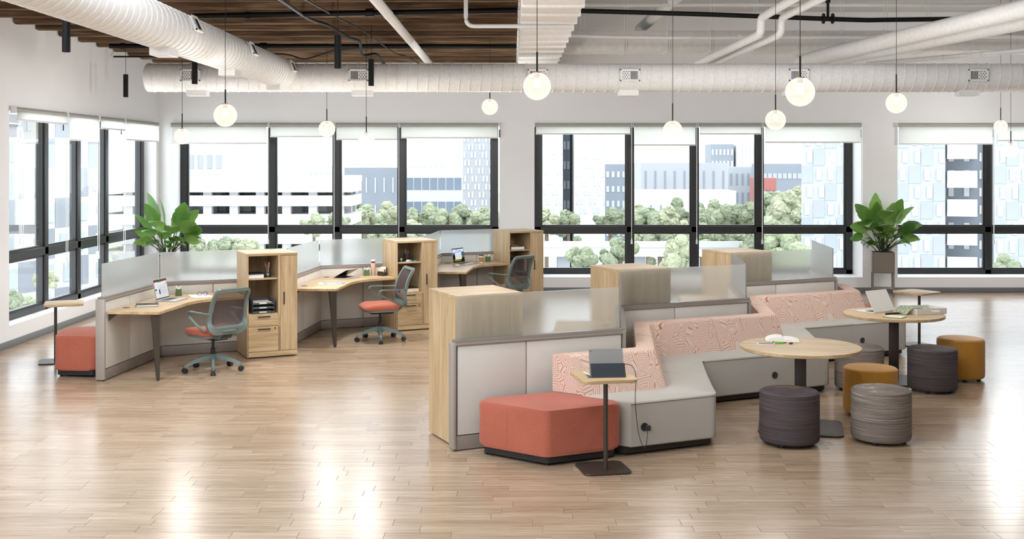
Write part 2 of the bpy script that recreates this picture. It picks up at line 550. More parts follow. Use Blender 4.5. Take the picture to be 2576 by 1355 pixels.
# unseen walls and ceiling added to hold back fill light from the front
struct(done('wall_right_unseen', bx(13.0, 13.2, -3.0, YB, 0, ZH), 'wall_white', smooth=0))
struct(done('wall_front_unseen', bx(XL, 13.0, -3.2, -3.0, 0, ZH), 'wall_white', smooth=0))
struct(done('wall_side', bx(XL - 0.28, XL, -3.0, 7.0, 0, 4.6), 'wall_white', smooth=0))
struct(done('ceiling_unseen_open', boxes([(XL, 13.0, 8.7, 9.9, ZW + 0.34, ZW + 0.5), (-0.2, 13.0, -3.0, 8.7, ZW + 0.34, ZW + 0.5)]), 'wall_white', smooth=0))  # left part left open on purpose, lets sky light onto the foreground
# windows: aluminium frames with panes
def window(name, x0, x1, posts, plane_y, head=3.9, zt=1.095, sill=SILL, th=0.118, left=False):
    root = bpy.data.objects.new(name, None); COL.objects.link(root); root['kind'] = 'structure'
    def B(a, b, z0, z1, nm='frame_bar', d=0.11):
        if left: m = bx(XL - 0.20 - d, XL - 0.20, a, b, z0, z1, 0.006, 1)
        else: m = bx(a, b, plane_y, plane_y + d, z0, z1, 0.006, 1)
        return done(nm, m, 'frame_black', root)
    h = th / 2
    B(x0, x1, sill, sill + 0.085, 'bottom_rail'); B(x0, x1, head - 0.09, head, 'top_rail')
    B(x0, x1, zt - 0.055, zt + 0.055, 'transom')
    cols = sorted(posts)
    for p in cols: B(p - h, p + h, sill, head, 'mullion', 0.13)
    for a, b in zip(cols[:-1], cols[1:]):
        for z0, z1 in ((sill + 0.085, zt - 0.055), (zt + 0.055, head - 0.09)):
            a2, b2 = a + h, b - h
            # slim inner sash around each pane
            bm = bmesh.new()
            s = 0.028
            for q in ((a2, a2 + s, z0, z1), (b2 - s, b2, z0, z1), (a2 + s, b2 - s, z0, z0 + s), (a2 + s, b2 - s, z1 - s, z1)):
                if left: box(bm, XL - 0.28, XL - 0.225, q[0], q[1], q[2], q[3])
                else: box(bm, q[0], q[1], plane_y + 0.03, plane_y + 0.085, q[2], q[3])
            done('sash', bm, 'frame_black', root, 0)
            bm = bmesh.new()
            if left: vv = [(XL - 0.25, a2, z0), (XL - 0.25, b2, z0), (XL - 0.25, b2, z1), (XL - 0.25, a2, z1)]
            else: vv = [(a2, plane_y + 0.06, z0), (b2, plane_y + 0.06, z0), (b2, plane_y + 0.06, z1), (a2, plane_y + 0.06, z1)]
            bm.faces.new([bm.verts.new(v) for v in vv])
            done('pane', bm, 'pane_glass', root, 0)
    return root
WY = 20.95
window('window_1', -6.14, -0.24, [-6.08, -4.445, -3.25, -2.05, -0.33], WY)
window('window_2', 0.39, 6.28, [0.46, 2.16, 3.356, 4.555, 6.21], WY)
window('window_3', 6.91, 12.6, [6.97, 8.78, 9.97, 11.17, 12.54], WY)
window('window_4', LY0, LY1, [LY0 + 0.06, 15.95, 17.15, 18.33, LY1 - 0.1], 0, th=0.12, left=True)

# roller blinds
def blind(label, a, b, z, left=False, chain=True, group='white roller blinds'):
    w = b - a
    if left: root = thing('roller_blind', label, 'blind', (XL + 0.045, a, 0), PI / 2, group)
    else: root = thing('roller_blind', label, 'blind', (a, YB - 0.045, 0), 0, group)
    bm = bmesh.new(); cyl(bm, (0.015, 0, 3.0), (w - 0.015, 0, 3.0), 0.034, 16)
    done('roller', bm, 'blind_rail', root)
    done('cloth', boxes([(0.03, w - 0.03, -0.036, -0.034, z + 0.02, 2.985)]), 'blind_cloth', root, 0)
    done('hem_bar', bx(0.025, w - 0.025, -0.042, -0.028, z, z + 0.024, 0.004), 'metal_white', root)
    for x in (0.0, w - 0.012):
        done('bracket', bx(x, x + 0.012, -0.04, 0.043, 2.955, 3.042, 0.005), 'metal_white', root)
    if chain:
        bm = bmesh.new()
        for dy in (-0.012, 0.012): cyl(bm, (w - 0.006, dy - 0.02, 0.96), (w - 0.006, dy - 0.02, 2.98), 0.0045, 6)
        ch = done('pull_chain', bm, 'metal_white', root)
        wb = lathe([(0, 0.87), (0.018, 0.875), (0.016, 0.93), (0.006, 0.985), (0, 0.985)], 10, None, w - 0.006, -0.02)
        done('chain_weight', wb, 'metal_white', ch)
        done('mullion_glimpse', bx(w - 0.004, w + 0.016, 0.03, 0.043, 2.78, 2.92, 0.003), 'frame_black', root)  # dark strip standing in for the mullion glimpsed between blinds
    return root
for i, (a, b, z) in enumerate(((14.32, 16.0, 2.86), (16.02, 17.22, 2.64), (17.24, 18.37, 2.84), (18.39, 20.14, 2.69))):
    blind(('white roller blind at the near end of the left wall, barely lowered', 'white roller blind second from the near end of the left wall, lowered further',
           'short white roller blind third along the left wall', 'white roller blind at the far end of the left wall by the corner')[i], a, b, z, True, i < 3)
P2X = lambda p: (p - 1290) * (YB - 0.08) / 2853.8
names1 = ('widest-drop white roller blind at the left end of the left back window', 'white roller blind second from the corner on the back wall',
          'white roller blind third from the corner on the back wall', 'white roller blind at the right end of the left back window')
for n, (a, b, z) in zip(names1, ((428, 675, 2.66), (676, 841, 2.78), (842, 1004, 2.73), (1005, 1256, 2.76))):
    blind(n, P2X(a), P2X(b), z)
names2 = ('barely lowered white roller blind at the left end of the middle back window', 'longest white roller blind of the middle back window, second panel',
          'barely lowered white roller blind third along the middle back window', 'white roller blind at the right end of the middle back window')
for n, (a, b, z) in zip(names2, ((1344, 1590, 2.83), (1592, 1754, 2.63), (1756, 1919, 2.83), (1921, 2169, 2.68))):
    blind(n, P2X(a), P2X(b), z)
for n, (a, b, z) in zip(('white roller blind beside the potted plant on the right back window', 'white roller blind cut by the right edge of the picture'), ((2257, 2502, 2.65), (2504, 2665, 2.71))):
    blind(n, P2X(a), P2X(b), z)

# ------------------------------------------------------------------ ducts
def register(parent, loc, rot, w=0.27, h=0.16, flip=False):
    """air outlet: a plate with slots on one side and round holes on the other"""
    pl = done('air_register', bx(-w / 2, w / 2, -0.02, 0.0, -h / 2, h / 2, 0.004), 'metal_white', parent, 40, loc, rot)
    bm = bmesh.new(); s = -1 if flip else 1
    for k in range(6):
        x = s * (0.012 + k * 0.0165)
        box(bm, x - 0.0045, x + 0.0045, -0.0215, -0.0195, -0.055, 0.055)
    for i in range(6):
        for j in range(5):
            if (i + j) % 2 == 0:
                cyl(bm, (-s * (0.016 + i * 0.0165), -0.0215, -0.048 + j * 0.024), (-s * (0.016 + i * 0.0165), -0.0195, -0.048 + j * 0.024), 0.0065, 8)
    done('perforation', bm, 'void_black', pl, 0)
    rim = bmesh.new()
    for q in ((-w / 2, w / 2, -0.03, -0.018, h / 2 - 0.016, h / 2), (-w / 2, w / 2, -0.03, -0.018, -h / 2, -h / 2 + 0.016),
              (-w / 2, -w / 2 + 0.016, -0.03, -0.018, -h / 2, h / 2), (w / 2 - 0.016, w / 2, -0.03, -0.018, -h / 2, h / 2)): box(rim, *q)
    done('register_rim', rim, 'metal_white', pl, 0)
    return pl

def round_duct(name, label, p0, p1, r, pitch, regs):
    p0 = Vector(p0); p1 = Vector(p1)
    root = thing(name, label, 'duct', p0)
    d = p1 - p0; L = d.length; t = d.normalized()
    s = t.cross(Vector((0, 0, 1))).normalized(); u = Vector((0, 0, 1))
    bm = bmesh.new()
    prof = circ(r, 40)
    cyl_path = [t * 0.0, t * 0.02] + [t * (L * k / 12) for k in range(1, 13)]
    sweep(bm, cyl_path, lambda i, q: circ(r * (0.9 if i == 0 else 1.0), 40))
    done('duct_shell', bm, 'duct_white', root, 30)
    bm = bmesh.new(); n = int(L / pitch * 28); path = []
    for k in range(n + 1):
        a = 2 * PI * k / 28; z = L * k / n
        path.append(t * z + s * (r + 0.001) * math.cos(a) + u * (r + 0.001) * math.sin(a))
    sweep(bm, path, circ(0.008, 5), up=tuple(t))
    done('spiral_seam', bm, 'duct_white', root)
    for kind, q, flip in regs:
        c = t * q
        rot_t = math.atan2(t.y, t.x)
        if kind == 'side':
            # outlet on the flank that faces the room
            if abs(t.x) > 0.5: register(root, c + Vector((0, -r - 0.004, 0.02)), (0, 0, 0), flip=flip)
            else: register(root, c + Vector(((r - 0.004) * math.cos(0.42), 0, (r - 0.004) * math.sin(0.42))), (-0.42, 0, PI / 2), 0.24, 0.16, flip)
        else:
            w = 0.27
            bm = bmesh.new(); box(bm, -w / 2, w / 2, -0.09, 0.09, -0.05, 0.06)
            dbx = done('bottom_outlet', bm, 'metal_white', root, 0, c + Vector((0, 0, -r - 0.005)), (0, 0, rot_t))
            bm = bmesh.new(); box(bm, -w / 2 + 0.02, w / 2 - 0.02, -0.07, 0.07, -0.0515, -0.0495)
            done('outlet_grille', bm, 'duct_box', dbx, 0)
    return root
DY, DZ = 15.5, 3.487
dx = lambda p: (p - 1290) * DY / 2853.8 + 5.0
regs = [('side', dx(p), fl) for p, fl in ((490, False), (907, True), (1352, True), (1581, False), (2000, True), (2445, True))]
regs += [('bottom', dx(p), False) for p in (498, 912, 1580, 1995, 2432)]
round_duct('round_duct', 'long white spiral air duct running across the room below the ceiling', (-5.0, DY, DZ), (9.0, DY, DZ), 0.193, 0.143, regs)
regs = [('side', q, False) for q in (6.1, 8.4, 10.72)] + [('bottom', q, False) for q in (5.75, 8.1, 10.5)]
round_duct('branch_duct', 'thick white spiral air duct coming from the upper left toward the cross duct', (-3.12, 4.4, 3.53), (-3.12, 15.34, 3.53), 0.195, 0.141, regs)

# rectangular duct running back, with raised flanges
rd = thing('flanged_duct', 'white rectangular air duct with raised flanges in the middle of the ceiling', 'duct', (0.09, 10.0, 3.8))
done('duct_shell', bx(0, 0.57, 0, YB - 10.0, 0, 0.26, 0.006), 'duct_box', rd)
fl0 = None
for k in range(13):
    yy = 0.6 + k * 0.62
    if fl0 is None:
        fl0 = done('flange', bx(-0.012, 0.582, -0.028, 0.028, -0.024, 0.272, 0.008), 'duct_white', rd, 40, (0, yy, 0))
    else: again(fl0, rd, (0, yy, 0))
bd = thing('box_duct', 'wide pale rectangular duct along the back wall on the right', 'duct', (0.7, 17.45, 4.05))
done('duct_shell', bx(0, 12.0, 0, 0.62, 0, 0.31, 0.008), 'duct_box', bd)
s0 = None
for k in range(14):
    xx = 0.35 + k * 0.665
    for dxx in (0, 0.03):
        if s0 is None: s0 = done('seam_strip', bx(-0.006, 0.006, -0.008, 0.63, -0.008, 0.318), 'duct_white', bd, 0, (xx, 0, 0))
        else: again(s0, bd, (xx + dxx, 0, 0))
    for dxx in (0.0, 0.05):
        hb = bmesh.new(); cyl(hb, (0, 0, 0), (0, 0, 0.67), 0.005, 6)
        if k == 0 and dxx == 0: h0 = done('hanger_rod', hb, 'metal_white', bd, 40, (xx, -0.01, 0.31))
        else:
            hb.free(); again(h0, bd, (xx + dxx, -0.01, 0.31))

# ------------------------------------------------------------------ pipes
def pipe(name, label, pts, r, mat, cat='pipe', parts=(), smooth_n=0, seg=14):
    P = [Vector(p) for p in pts]
    root = thing(name, label, cat, P[0])
    path = [p - P[0] for p in (bez(P, smooth_n) if smooth_n else P)]
    bm = bmesh.new(); sweep(bm, path, circ(r, seg))
    done('pipe_run', bm, mat, root)
    for q, rr, ln, m in parts:
        c = path[0].lerp(path[-1], q); t = (path[-1] - path[0]).normalized()
        bm = bmesh.new(); cyl(bm, c - t * ln / 2, c + t * ln / 2, rr, seg)
        done('coupling', bm, m, root)
    return root
def rounded_path(pts, r=0.12, n=5):
    P = [Vector(p) for p in pts]; out = [P[0]]
    for i in range(1, len(P) - 1):
        a = (P[i - 1] - P[i]).normalized(); b = (P[i + 1] - P[i]).normalized()
        for k in range(n + 1):
            t = k / n
            out.append((P[i] + a * r) * (1 - t) ** 2 + P[i] * 2 * t * (1 - t) + (P[i] + b * r) * t * t)
    out.append(P[-1]); return out
pipe('insulated_pipe', 'white wrapped pipe running back beneath the timber ceiling', [(-1.39, 10.0, 3.98), (-1.39, 20.3, 3.98)], 0.055, 'pipe_white', parts=[(0.26, 0.059, 0.03, 'metal_white'), (0.5, 0.059, 0.03, 'metal_white'), (0.78, 0.059, 0.03, 'metal_white')])
pipe('conduit', 'thin white conduit with a bend beside the flanged duct', rounded_path([(-0.494, 11.94, 4.12), (-0.494, 11.94, 3.765), (0.64, 11.94, 3.765)], 0.09), 0.022, 'metal_white')
pipe('sprinkler_main', 'black sprinkler pipe crossing high over the left ceiling', [(-4.4, 13.2, 4.02), (0.05, 12.9, 4.06)], 0.032, 'pipe_black', parts=[(0.3, 0.04, 0.05, 'pipe_black'), (0.62, 0.046, 0.09, 'pipe_black')])
pipe('sprinkler_branch', 'black sprinkler pipe crossing nearer the back of the timber ceiling', [(-5.55, 15.6, 3.93), (0.05, 16.9, 4.06)], 0.034, 'pipe_black', parts=[(0.03, 0.045, 0.06, 'pipe_black'), (0.36, 0.05, 0.1, 'pipe_black')])
pipe('thin_rod', 'thin black rod reaching from the left wall to the branch duct', [(-6.3, 17.9, 4.0), (-4.3, 17.9, 4.0)], 0.014, 'pipe_black')
pipe('black_main', 'black sprinkler pipe crossing the high ceiling on the right', bez([(0.75, 16.2, 4.50), (2.9, 16.2, 4.44), (4.8, 16.2, 4.37), (5.6, 16.2, 4.37), (9.2, 16.2, 4.42)], 6), 0.034, 'pipe_black')
sv = thing('sprinkler_valve', 'black flanged valve on the sprinkler pipe at the right', 'valve', (4.5, 16.2, 4.37))
for dxx in (-0.075, 0.055):
    bm = bmesh.new(); cyl(bm, (dxx, 0, 0.015), (dxx + 0.022, 0, 0.015), 0.075, 18); done('flange', bm, 'pipe_black', sv)
bm = bmesh.new(); cyl(bm, (0, 0, 0), (0, 0, 0.3), 0.02, 10); cyl(bm, (0, 0, 0.24), (0, 0, 0.31), 0.036, 10); done('riser', bm, 'pipe_black', sv)
for k, (z, yy) in enumerate(((4.62, 16.5), (4.22, 16.9))):
    pipe('slim_pipe', ('upper slim white pipe crossing the high ceiling on the right', 'lower slim white pipe crossing the high ceiling on the right')[k], bez([(0.75, yy, z), (3.0, yy, z - 0.03 * k), (9.5, yy, z)], 4), 0.026, 'metal_white', parts=[(0.3, 0.032, 0.05, 'metal_white'), (0.6, 0.032, 0.05, 'metal_white')])
pipe('sloped_pipe', 'pale wide pipe climbing toward the high slab beside the flanged duct', [(2.05, 18.3, 4.48), (2.62, 14.5, 4.9)], 0.085, 'pipe_white')
pipe('bent_pipe', 'white wrapped pipe with a double bend, the left one of two', rounded_path([(2.72, 16.9, 3.78), (3.28, 15.0, 4.03), (3.28, 15.0, 4.24), (3.5, 13.4, 4.37), (3.6, 11.5, 4.4)], 0.1), 0.055, 'pipe_white')
pipe('bent_pipe', 'white wrapped pipe with a double bend, the right one of two', rounded_path([(2.95, 16.9, 3.78), (3.55, 15.0, 4.03), (3.55, 15.0, 4.24), (3.85, 13.4, 4.37), (3.95, 11.5, 4.4)], 0.1), 0.05, 'pipe_white')
pipe('large_pipe', 'thick white wrapped pipe slanting from the cross duct to the upper right', [(4.35, 17.2, 3.86), (5.7, 12.2, 4.03)], 0.105, 'pipe_white', parts=[(0.55, 0.108, 0.02, 'pipe_white')])
pipe('large_pipe', 'second thick white wrapped pipe slanting just below the first', [(4.62, 17.0, 3.82), (6.15, 12.4, 3.97)], 0.085, 'pipe_white', parts=[(0.5, 0.088, 0.02, 'pipe_white')])
pipe('speckled_pipe', 'thin speckled white pipe with collars at the far upper right', [(5.4, 17.3, 3.83), (7.1, 15.0, 3.84)], 0.035, 'pipe_white', parts=[(0.45, 0.042, 0.03, 'metal_white'), (0.66, 0.042, 0.03, 'metal_white')])
def cable(label, pts, r=0.014):
    P = [Vector(p) for p in pts]
    root = thing('cable', label, 'cable', P[0])
    bm = bmesh.new(); sweep(bm, [p - P[0] for p in bez(P, 6)], circ(r, 8)); done('cable_run', bm, 'pipe_black', root)
cable('thick bundle of black cable sagging under the timber ceiling', [(-2.50, 10.8, 4.06), (-2.47, 12.1, 4.06), (-2.4, 13.3, 4.02), (-2.3, 14.2, 4.04), (-2.2, 15.2, 4.0), (-2.16, 16.0, 4.03), (-2.2, 16.6, 3.9), (-2.05, 17.0, 3.95), (-2.0, 17.6, 3.86), (-1.9, 18.2, 3.85)], 0.022)
cable('thin black cable strung from the timber ceiling to the cross duct', [(-2.30, 10.8, 4.06), (-2.2, 12.1, 4.06), (-2.05, 13.4, 4.03), (-1.95, 14.6, 4.04), (-1.85, 16.0, 4.0), (-1.75, 17.0, 3.96), (-1.62, 17.4, 3.95), (-1.4, 18.5, 3.86)], 0.011)
cable('black cable drooping between the sprinkler pipe and the cable bundle', [(-4.4, 17.3, 4.0), (-3.5, 17.3, 3.98), (-3.15, 17.2, 3.9), (-2.7, 17.0, 4.0), (-2.25, 16.6, 4.0)], 0.012)

# ------------------------------------------------------------------ pendant lamps
def globe_lamp(label, x, y, z, d, cord_top, rod):
    root = thing('globe_pendant', label, 'pendant lamp', (x, y, z), 0, 'globe pendant lamps')
    r = d / 2
    done('globe', lathe([(r * math.sin(PI * k / 20), -r * math.cos(PI * k / 20)) for k in range(20)] + [(0.2 * r, r * 0.985)], 32), 'globe_glass', root, 60)
    done('cap', lathe([(0, r * 1.02), (0.3 * r, r * 1.02), (0.3 * r, r * 0.93), (0, r * 0.93)], 18), 'brass_dark', root)
    done('socket', lathe([(0, r * 0.93), (0.19 * r, r * 0.93), (0.19 * r, r * 0.62), (0, r * 0.62)], 14), 'brass_dark', root)
    done('bulb', lathe([(0, r * 0.62), (0.13 * r, r * 0.6), (0.24 * r, r * 0.2), (0.2 * r, -r * 0.06), (0, -r * 0.12)], 14), 'bulb_glow', root, 60)
    bm = bmesh.new(); cyl(bm, (0, 0, r * 1.0), (0, 0, r + rod), 0.0075, 8); done('rod', bm, 'pipe_black', root)
    bm = bmesh.new(); cyl(bm, (0, 0, r + rod), (0, 0, cord_top - z), 0.0028, 6); done('cord', bm, 'pipe_black', root)
    ld = bpy.data.lights.new('bulb_light', 'POINT'); ld.energy = BULB_W; ld.color = (1.0, 0.985, 0.96); ld.shadow_soft_size = r * 0.9
    lo = bpy.data.objects.new('bulb_light', ld); COL.objects.link(lo); lo.parent = root; lo.location = (0, 0, -r * 1.08)
    return root
GL = [('globe lamp hanging below the branch duct on the left', -2.805, 11.07, 2.791, 0.225, 4.37, 0.14),
      ('small globe lamp hanging in front of the left back blind', -4.43, 15.2, 2.68, 0.213, 4.37, 0.2),
      ('small globe lamp hanging between the second and third back blinds', -2.72, 16.6, 2.82, 0.244, 4.37, 0.17),
      ('lowest small globe lamp near the middle desk, by the third back blind', -1.95, 15.1, 2.626, 0.212, 4.37, 0.21),
      ('small globe lamp hanging alone against the wall between two windows', -0.33, 16.3, 3.13, 0.234, 4.37, 0.13),
      ('large globe lamp hanging beside the flanged duct in the middle', 0.196, 9.17, 2.947, 0.225, 5.03, 0.165),
      ('globe lamp hanging in front of the longest blind of the middle window', 1.846, 13.1, 2.701, 0.225, 5.03, 0.2),
      ('globe lamp hanging just below and left of the largest right globe', 2.916, 12.59, 2.801, 0.225, 5.03, 0.17),
      ('largest globe lamp of the right half, in front of an air register', 2.228, 8.796, 2.878, 0.225, 5.03, 0.165),
      ('globe lamp hanging above the potted plant beside the wall pier', 4.175, 12.348, 2.978, 0.225, 5.03, 0.2),
      ('small globe lamp at the far right edge, the upper one', 8.0, 18.6, 2.92, 0.215, 5.03, 0.2),
      ('small globe lamp at the far right edge, the lower one', 7.2, 16.4, 2.506, 0.219, 5.03, 0.17)]
for q in GL: globe_lamp(*q)
def tube_lamp(label, x, y, cord_top=4.37):
    root = thing('tube_pendant', label, 'pendant lamp', (x, y, 3.31), 0, 'black tube downlights')
    done('tube', lathe([(0.03, 0.004), (0.036, 0.0), (0.036, 0.34), (0.0, 0.34)], 24), 'pipe_black', root)
    done('lens', lathe([(0, 0.006), (0.031, 0.006)], 20), 'spot_glow', root, 0)
    bm = bmesh.new(); cyl(bm, (0, 0, 0.34), (0, 0, cord_top - 3.31), 0.003, 6); done('cord', bm, 'pipe_black', root)
    ld = bpy.data.lights.new('lens_light', 'SPOT'); ld.energy = SPOT_W; ld.color = (1.0, 0.985, 0.96)
    ld.spot_size = math.radians(110); ld.spot_blend = 0.9; ld.shadow_soft_size = 0.05
    lo = bpy.data.objects.new('lens_light', ld); COL.objects.link(lo); lo.parent = root; lo.location = (0, 0, -0.06)
    return root
for q in (('black tube downlight farthest left, under the branch duct', -3.96, 10.06), ('black tube downlight hanging against the left wall', -5.8, 17.0),
          ('black tube downlight overlapping the left register of the cross duct', -3.97, 14.16), ('black tube downlight with the highest top, over the middle desk', -1.82, 11.8),
          ('black tube downlight overlapping the second register of the cross duct', -1.81, 14.5)): tube_lamp(*q)
# ------------------------------------------------------------------ zigzag workstation layout (120 degree system)
A0 = math.radians(5.0735)
Lp = 1.5545
wv_ = Vector((math.sin(A0), math.cos(A0))); bv = Vector((math.sin(A0 + PI / 3), math.cos(A0 + PI / 3)))
nb = Vector((bv.y, -bv.x)); nw = Vector((wv_.y, -wv_.x))
RB = math.atan2(bv.y, bv.x); RW = math.atan2(wv_.y, wv_.x)
R1 = [Vector((-4.397, 12.1156))]
for k in range(6): R1.append(R1[-1] + (wv_ if k % 2 == 0 else bv) * Lp)      # P C D C D C D
R2 = [Vector((-0.4756, 9.1974))]
for k in range(6): R2.append(R2[-1] + (bv if k % 2 == 0 else wv_) * Lp)      # c d c d c d c
def V3(v, z=0.0): return (v.x, v.y, z)

def partition(label, p, rz, ends=(False, False), outlet=None, group='low office partitions'):
    root = thing('partition', label, 'partition', V3(p), rz, group)
    L = Lp
    done('core', bx(0.0, L, -0.02, 0.02, 0.0012, 0.86), 'taupe', root, 0)
    cut = 0.405 * L
    for s in (-1, 1):
        for a, b in ((0.016, cut - 0.004), (cut + 0.004, L - 0.016)):
            y0, y1 = sorted((s * 0.02, s * 0.043))
            done('fabric_tile', bx(a, b, y0, y1, 0.128, 0.846, 0.004), 'panel_fabric', root)
        y0, y1 = sorted((s * 0.02, s * 0.04))
        done('base_cover', bx(0.004, L - 0.004, y0, y1, 0.008, 0.121, 0.003), 'taupe', root)
    cap = bmesh.new(); sweep(cap, [(0.0, 0, 0), (L, 0, 0)], [(-0.05, 0.848), (0.05, 0.848), (0.05, 0.862), (0.042, 0.866), (0.038, 0.893), (-0.038, 0.893), (-0.042, 0.866), (-0.05, 0.862)])
    done('top_cap', cap, 'taupe', root, 25)
    done('glass_screen', bx(0.014, L - 0.014, -0.005, 0.005, 0.894, 1.25, 0.0015, 1), 'frosted_glass', root, 0)
    if ends[0]: done('end_post', bx(-0.03, 0.002, -0.051, 0.051, 0.012, 0.872, 0.01, 2), 'post_grey', root)
    if ends[1]: done('corner_post', prism([(L - 0.002, -0.051), (L + 0.026, -0.051), (L + 0.056, 0.0), (L + 0.026, 0.051), (L - 0.002, 0.051)], 0.012, 0.872), 'post_grey', root, 25)
    f0 = None
    for x in (0.02, cut, L - 0.02):
        bm = lathe([(0, 0), (0.022, 0), (0.022, 0.008), (0.008, 0.012), (0.008, 0.03), (0, 0.03)], 12)
        if f0 is None: f0 = done('levelling_foot', bm, 'black_plastic', root, 40, (x, -0.012, 0))
        else: bm.free(); again(f0, root, (x, -0.012, 0))
    if outlet is not None:
        pl = done('outlet_plate', bx(outlet, outlet + 0.075, -0.043, -0.039, 0.045, 0.09, 0.002, 1), 'taupe', root)
        done('outlet_slot', boxes([(outlet + dx_, outlet + dx_ + 0.004, -0.0438, -0.042, 0.062, 0.074) for dx_ in (0.012, 0.024, 0.047, 0.059)]), 'void_black', pl, 0)
    return root
nm1 = ['first wing of the left row, ending by the orange ottoman', 'screen behind the nearest desk', 'wing between the nearest and the middle desk', 'screen behind the middle desk', 'wing between the middle and the farthest desk', 'screen behind the farthest desk']
for k in range(6):
    partition('low fabric partition with frosted glass top, ' + nm1[k], R1[k], RW if k % 2 == 0 else RB, (k == 0, False), 0.95 if k % 2 == 0 else 0.62)
nm2 = ['nearest, behind the large orange ottoman', 'short wing turning back behind the nearest sofa corner', 'behind the first full pink sofa back', 'wing turning back at the middle of the sofa row', 'behind the farthest pink sofa back', 'last wing at the far right end']
for k in range(6):
    partition('low fabric partition with frosted glass top, ' + nm2[k], R2[k], RB if k % 2 == 0 else RW, (k == 0, k % 2 == 0))

# storage towers
def tower(label, origin, rz, group='oak storage towers'):
    root = thing('storage_tower', label, 'storage cabinet', origin, rz, group)
    W_, D_, H_ = 0.607, 0.61, 1.246
    t = 0.018
    bm = boxes([(0, t, 0, D_, 0.012, 1.216), (W_ - t, W_, 0.022, D_, 0.012, 1.216), (t, W_ - t, D_ - t, D_, 0.012, 1.216),
                (0.371, 0.399, 0.0, D_ - t, 0.078, 1.216), (t, 0.371, 0.006, D_ - t, 0.51, 0.527), (t, W_ - t, 0.02, D_ - t, 0.012, 0.076)])
    done('carcass', bm, 'oak_v', root, 0)
    done('top_panel', bx(-0.001, W_ + 0.001, -0.001, D_ + 0.001, 1.216, H_, 0.002, 1), 'oak_h', root)
    done('shelf', bx(t, 0.371, 0.03, D_ - t, 0.93, 0.95, 0.001, 1), 'oak_h', root)
    done('kick_board', bx(0.001, W_ - 0.001, 0.0, 0.019, 0.014, 0.073, 0.001, 1), 'oak_h', root)
    pull = bx(-0.0745, 0.0745, -0.028, -0.018, -0.006, 0.006, 0.002, 1)
    for x in (-0.066, 0.06): box(pull, x, x + 0.006, -0.02, 0.0, -0.004, 0.004)
    d1 = done('drawer', bx(0.002, 0.396, 0.0, 0.02, 0.377, 0.513, 0.0015, 1), 'oak_h', root)
    p1 = done('pull', pull, 'black_plastic', d1, 0, (0.2, 0, 0.492))
    d2 = done('drawer', bx(0.002, 0.396, 0.0, 0.02, 0.078, 0.373, 0.0015, 1), 'oak_h', root)
    again(p1, d2, (0.2, 0, 0.345))
    bm = bmesh.new(); cyl(bm, (0.335, -0.003, 0.348), (0.335, 0.004, 0.348), 0.0085, 14); done('lock', bm, 'void_black', d2)
    dr = done('door', bx(0.402, 0.605, 0.0, 0.02, 0.078, 1.212, 0.0015, 1), 'oak_v', root)
    again(p1, dr, (0.438, 0, 0.705), (0, PI / 2, 0))
    for x, y in ((0.05, 0.05), (W_ - 0.05, 0.05), (0.05, D_ - 0.05), (W_ - 0.05, D_ - 0.05)):
        done('levelling_foot', lathe([(0, 0), (0.02, 0), (0.02, 0.014), (0, 0.014)], 10, None, x, y), 'black_plastic', root)
    return root
TW = []
t1 = ('oak storage tower beside the nearest desk, pencil cup and letter tray inside', 'oak storage tower beside the middle desk, small stationery on its shelf', 'oak storage tower beside the farthest desk, magazine files inside')
for k in range(3):
    D = R1[2 * k + 2]
    TW.append(tower(t1[k], V3(D + bv * (-0.638) + nb * 0.655), RB))
t2 = ('oak storage tower at the near end of the sofa partitions, largest in view', 'oak storage tower behind the second glass screen of the sofa row', 'oak storage tower behind the third glass screen of the sofa row')
for k in range(3):
    c = R2[2 * k]
    tower(t2[k], V3(c + bv * 0.636 - nb * 0.657), RB + PI)

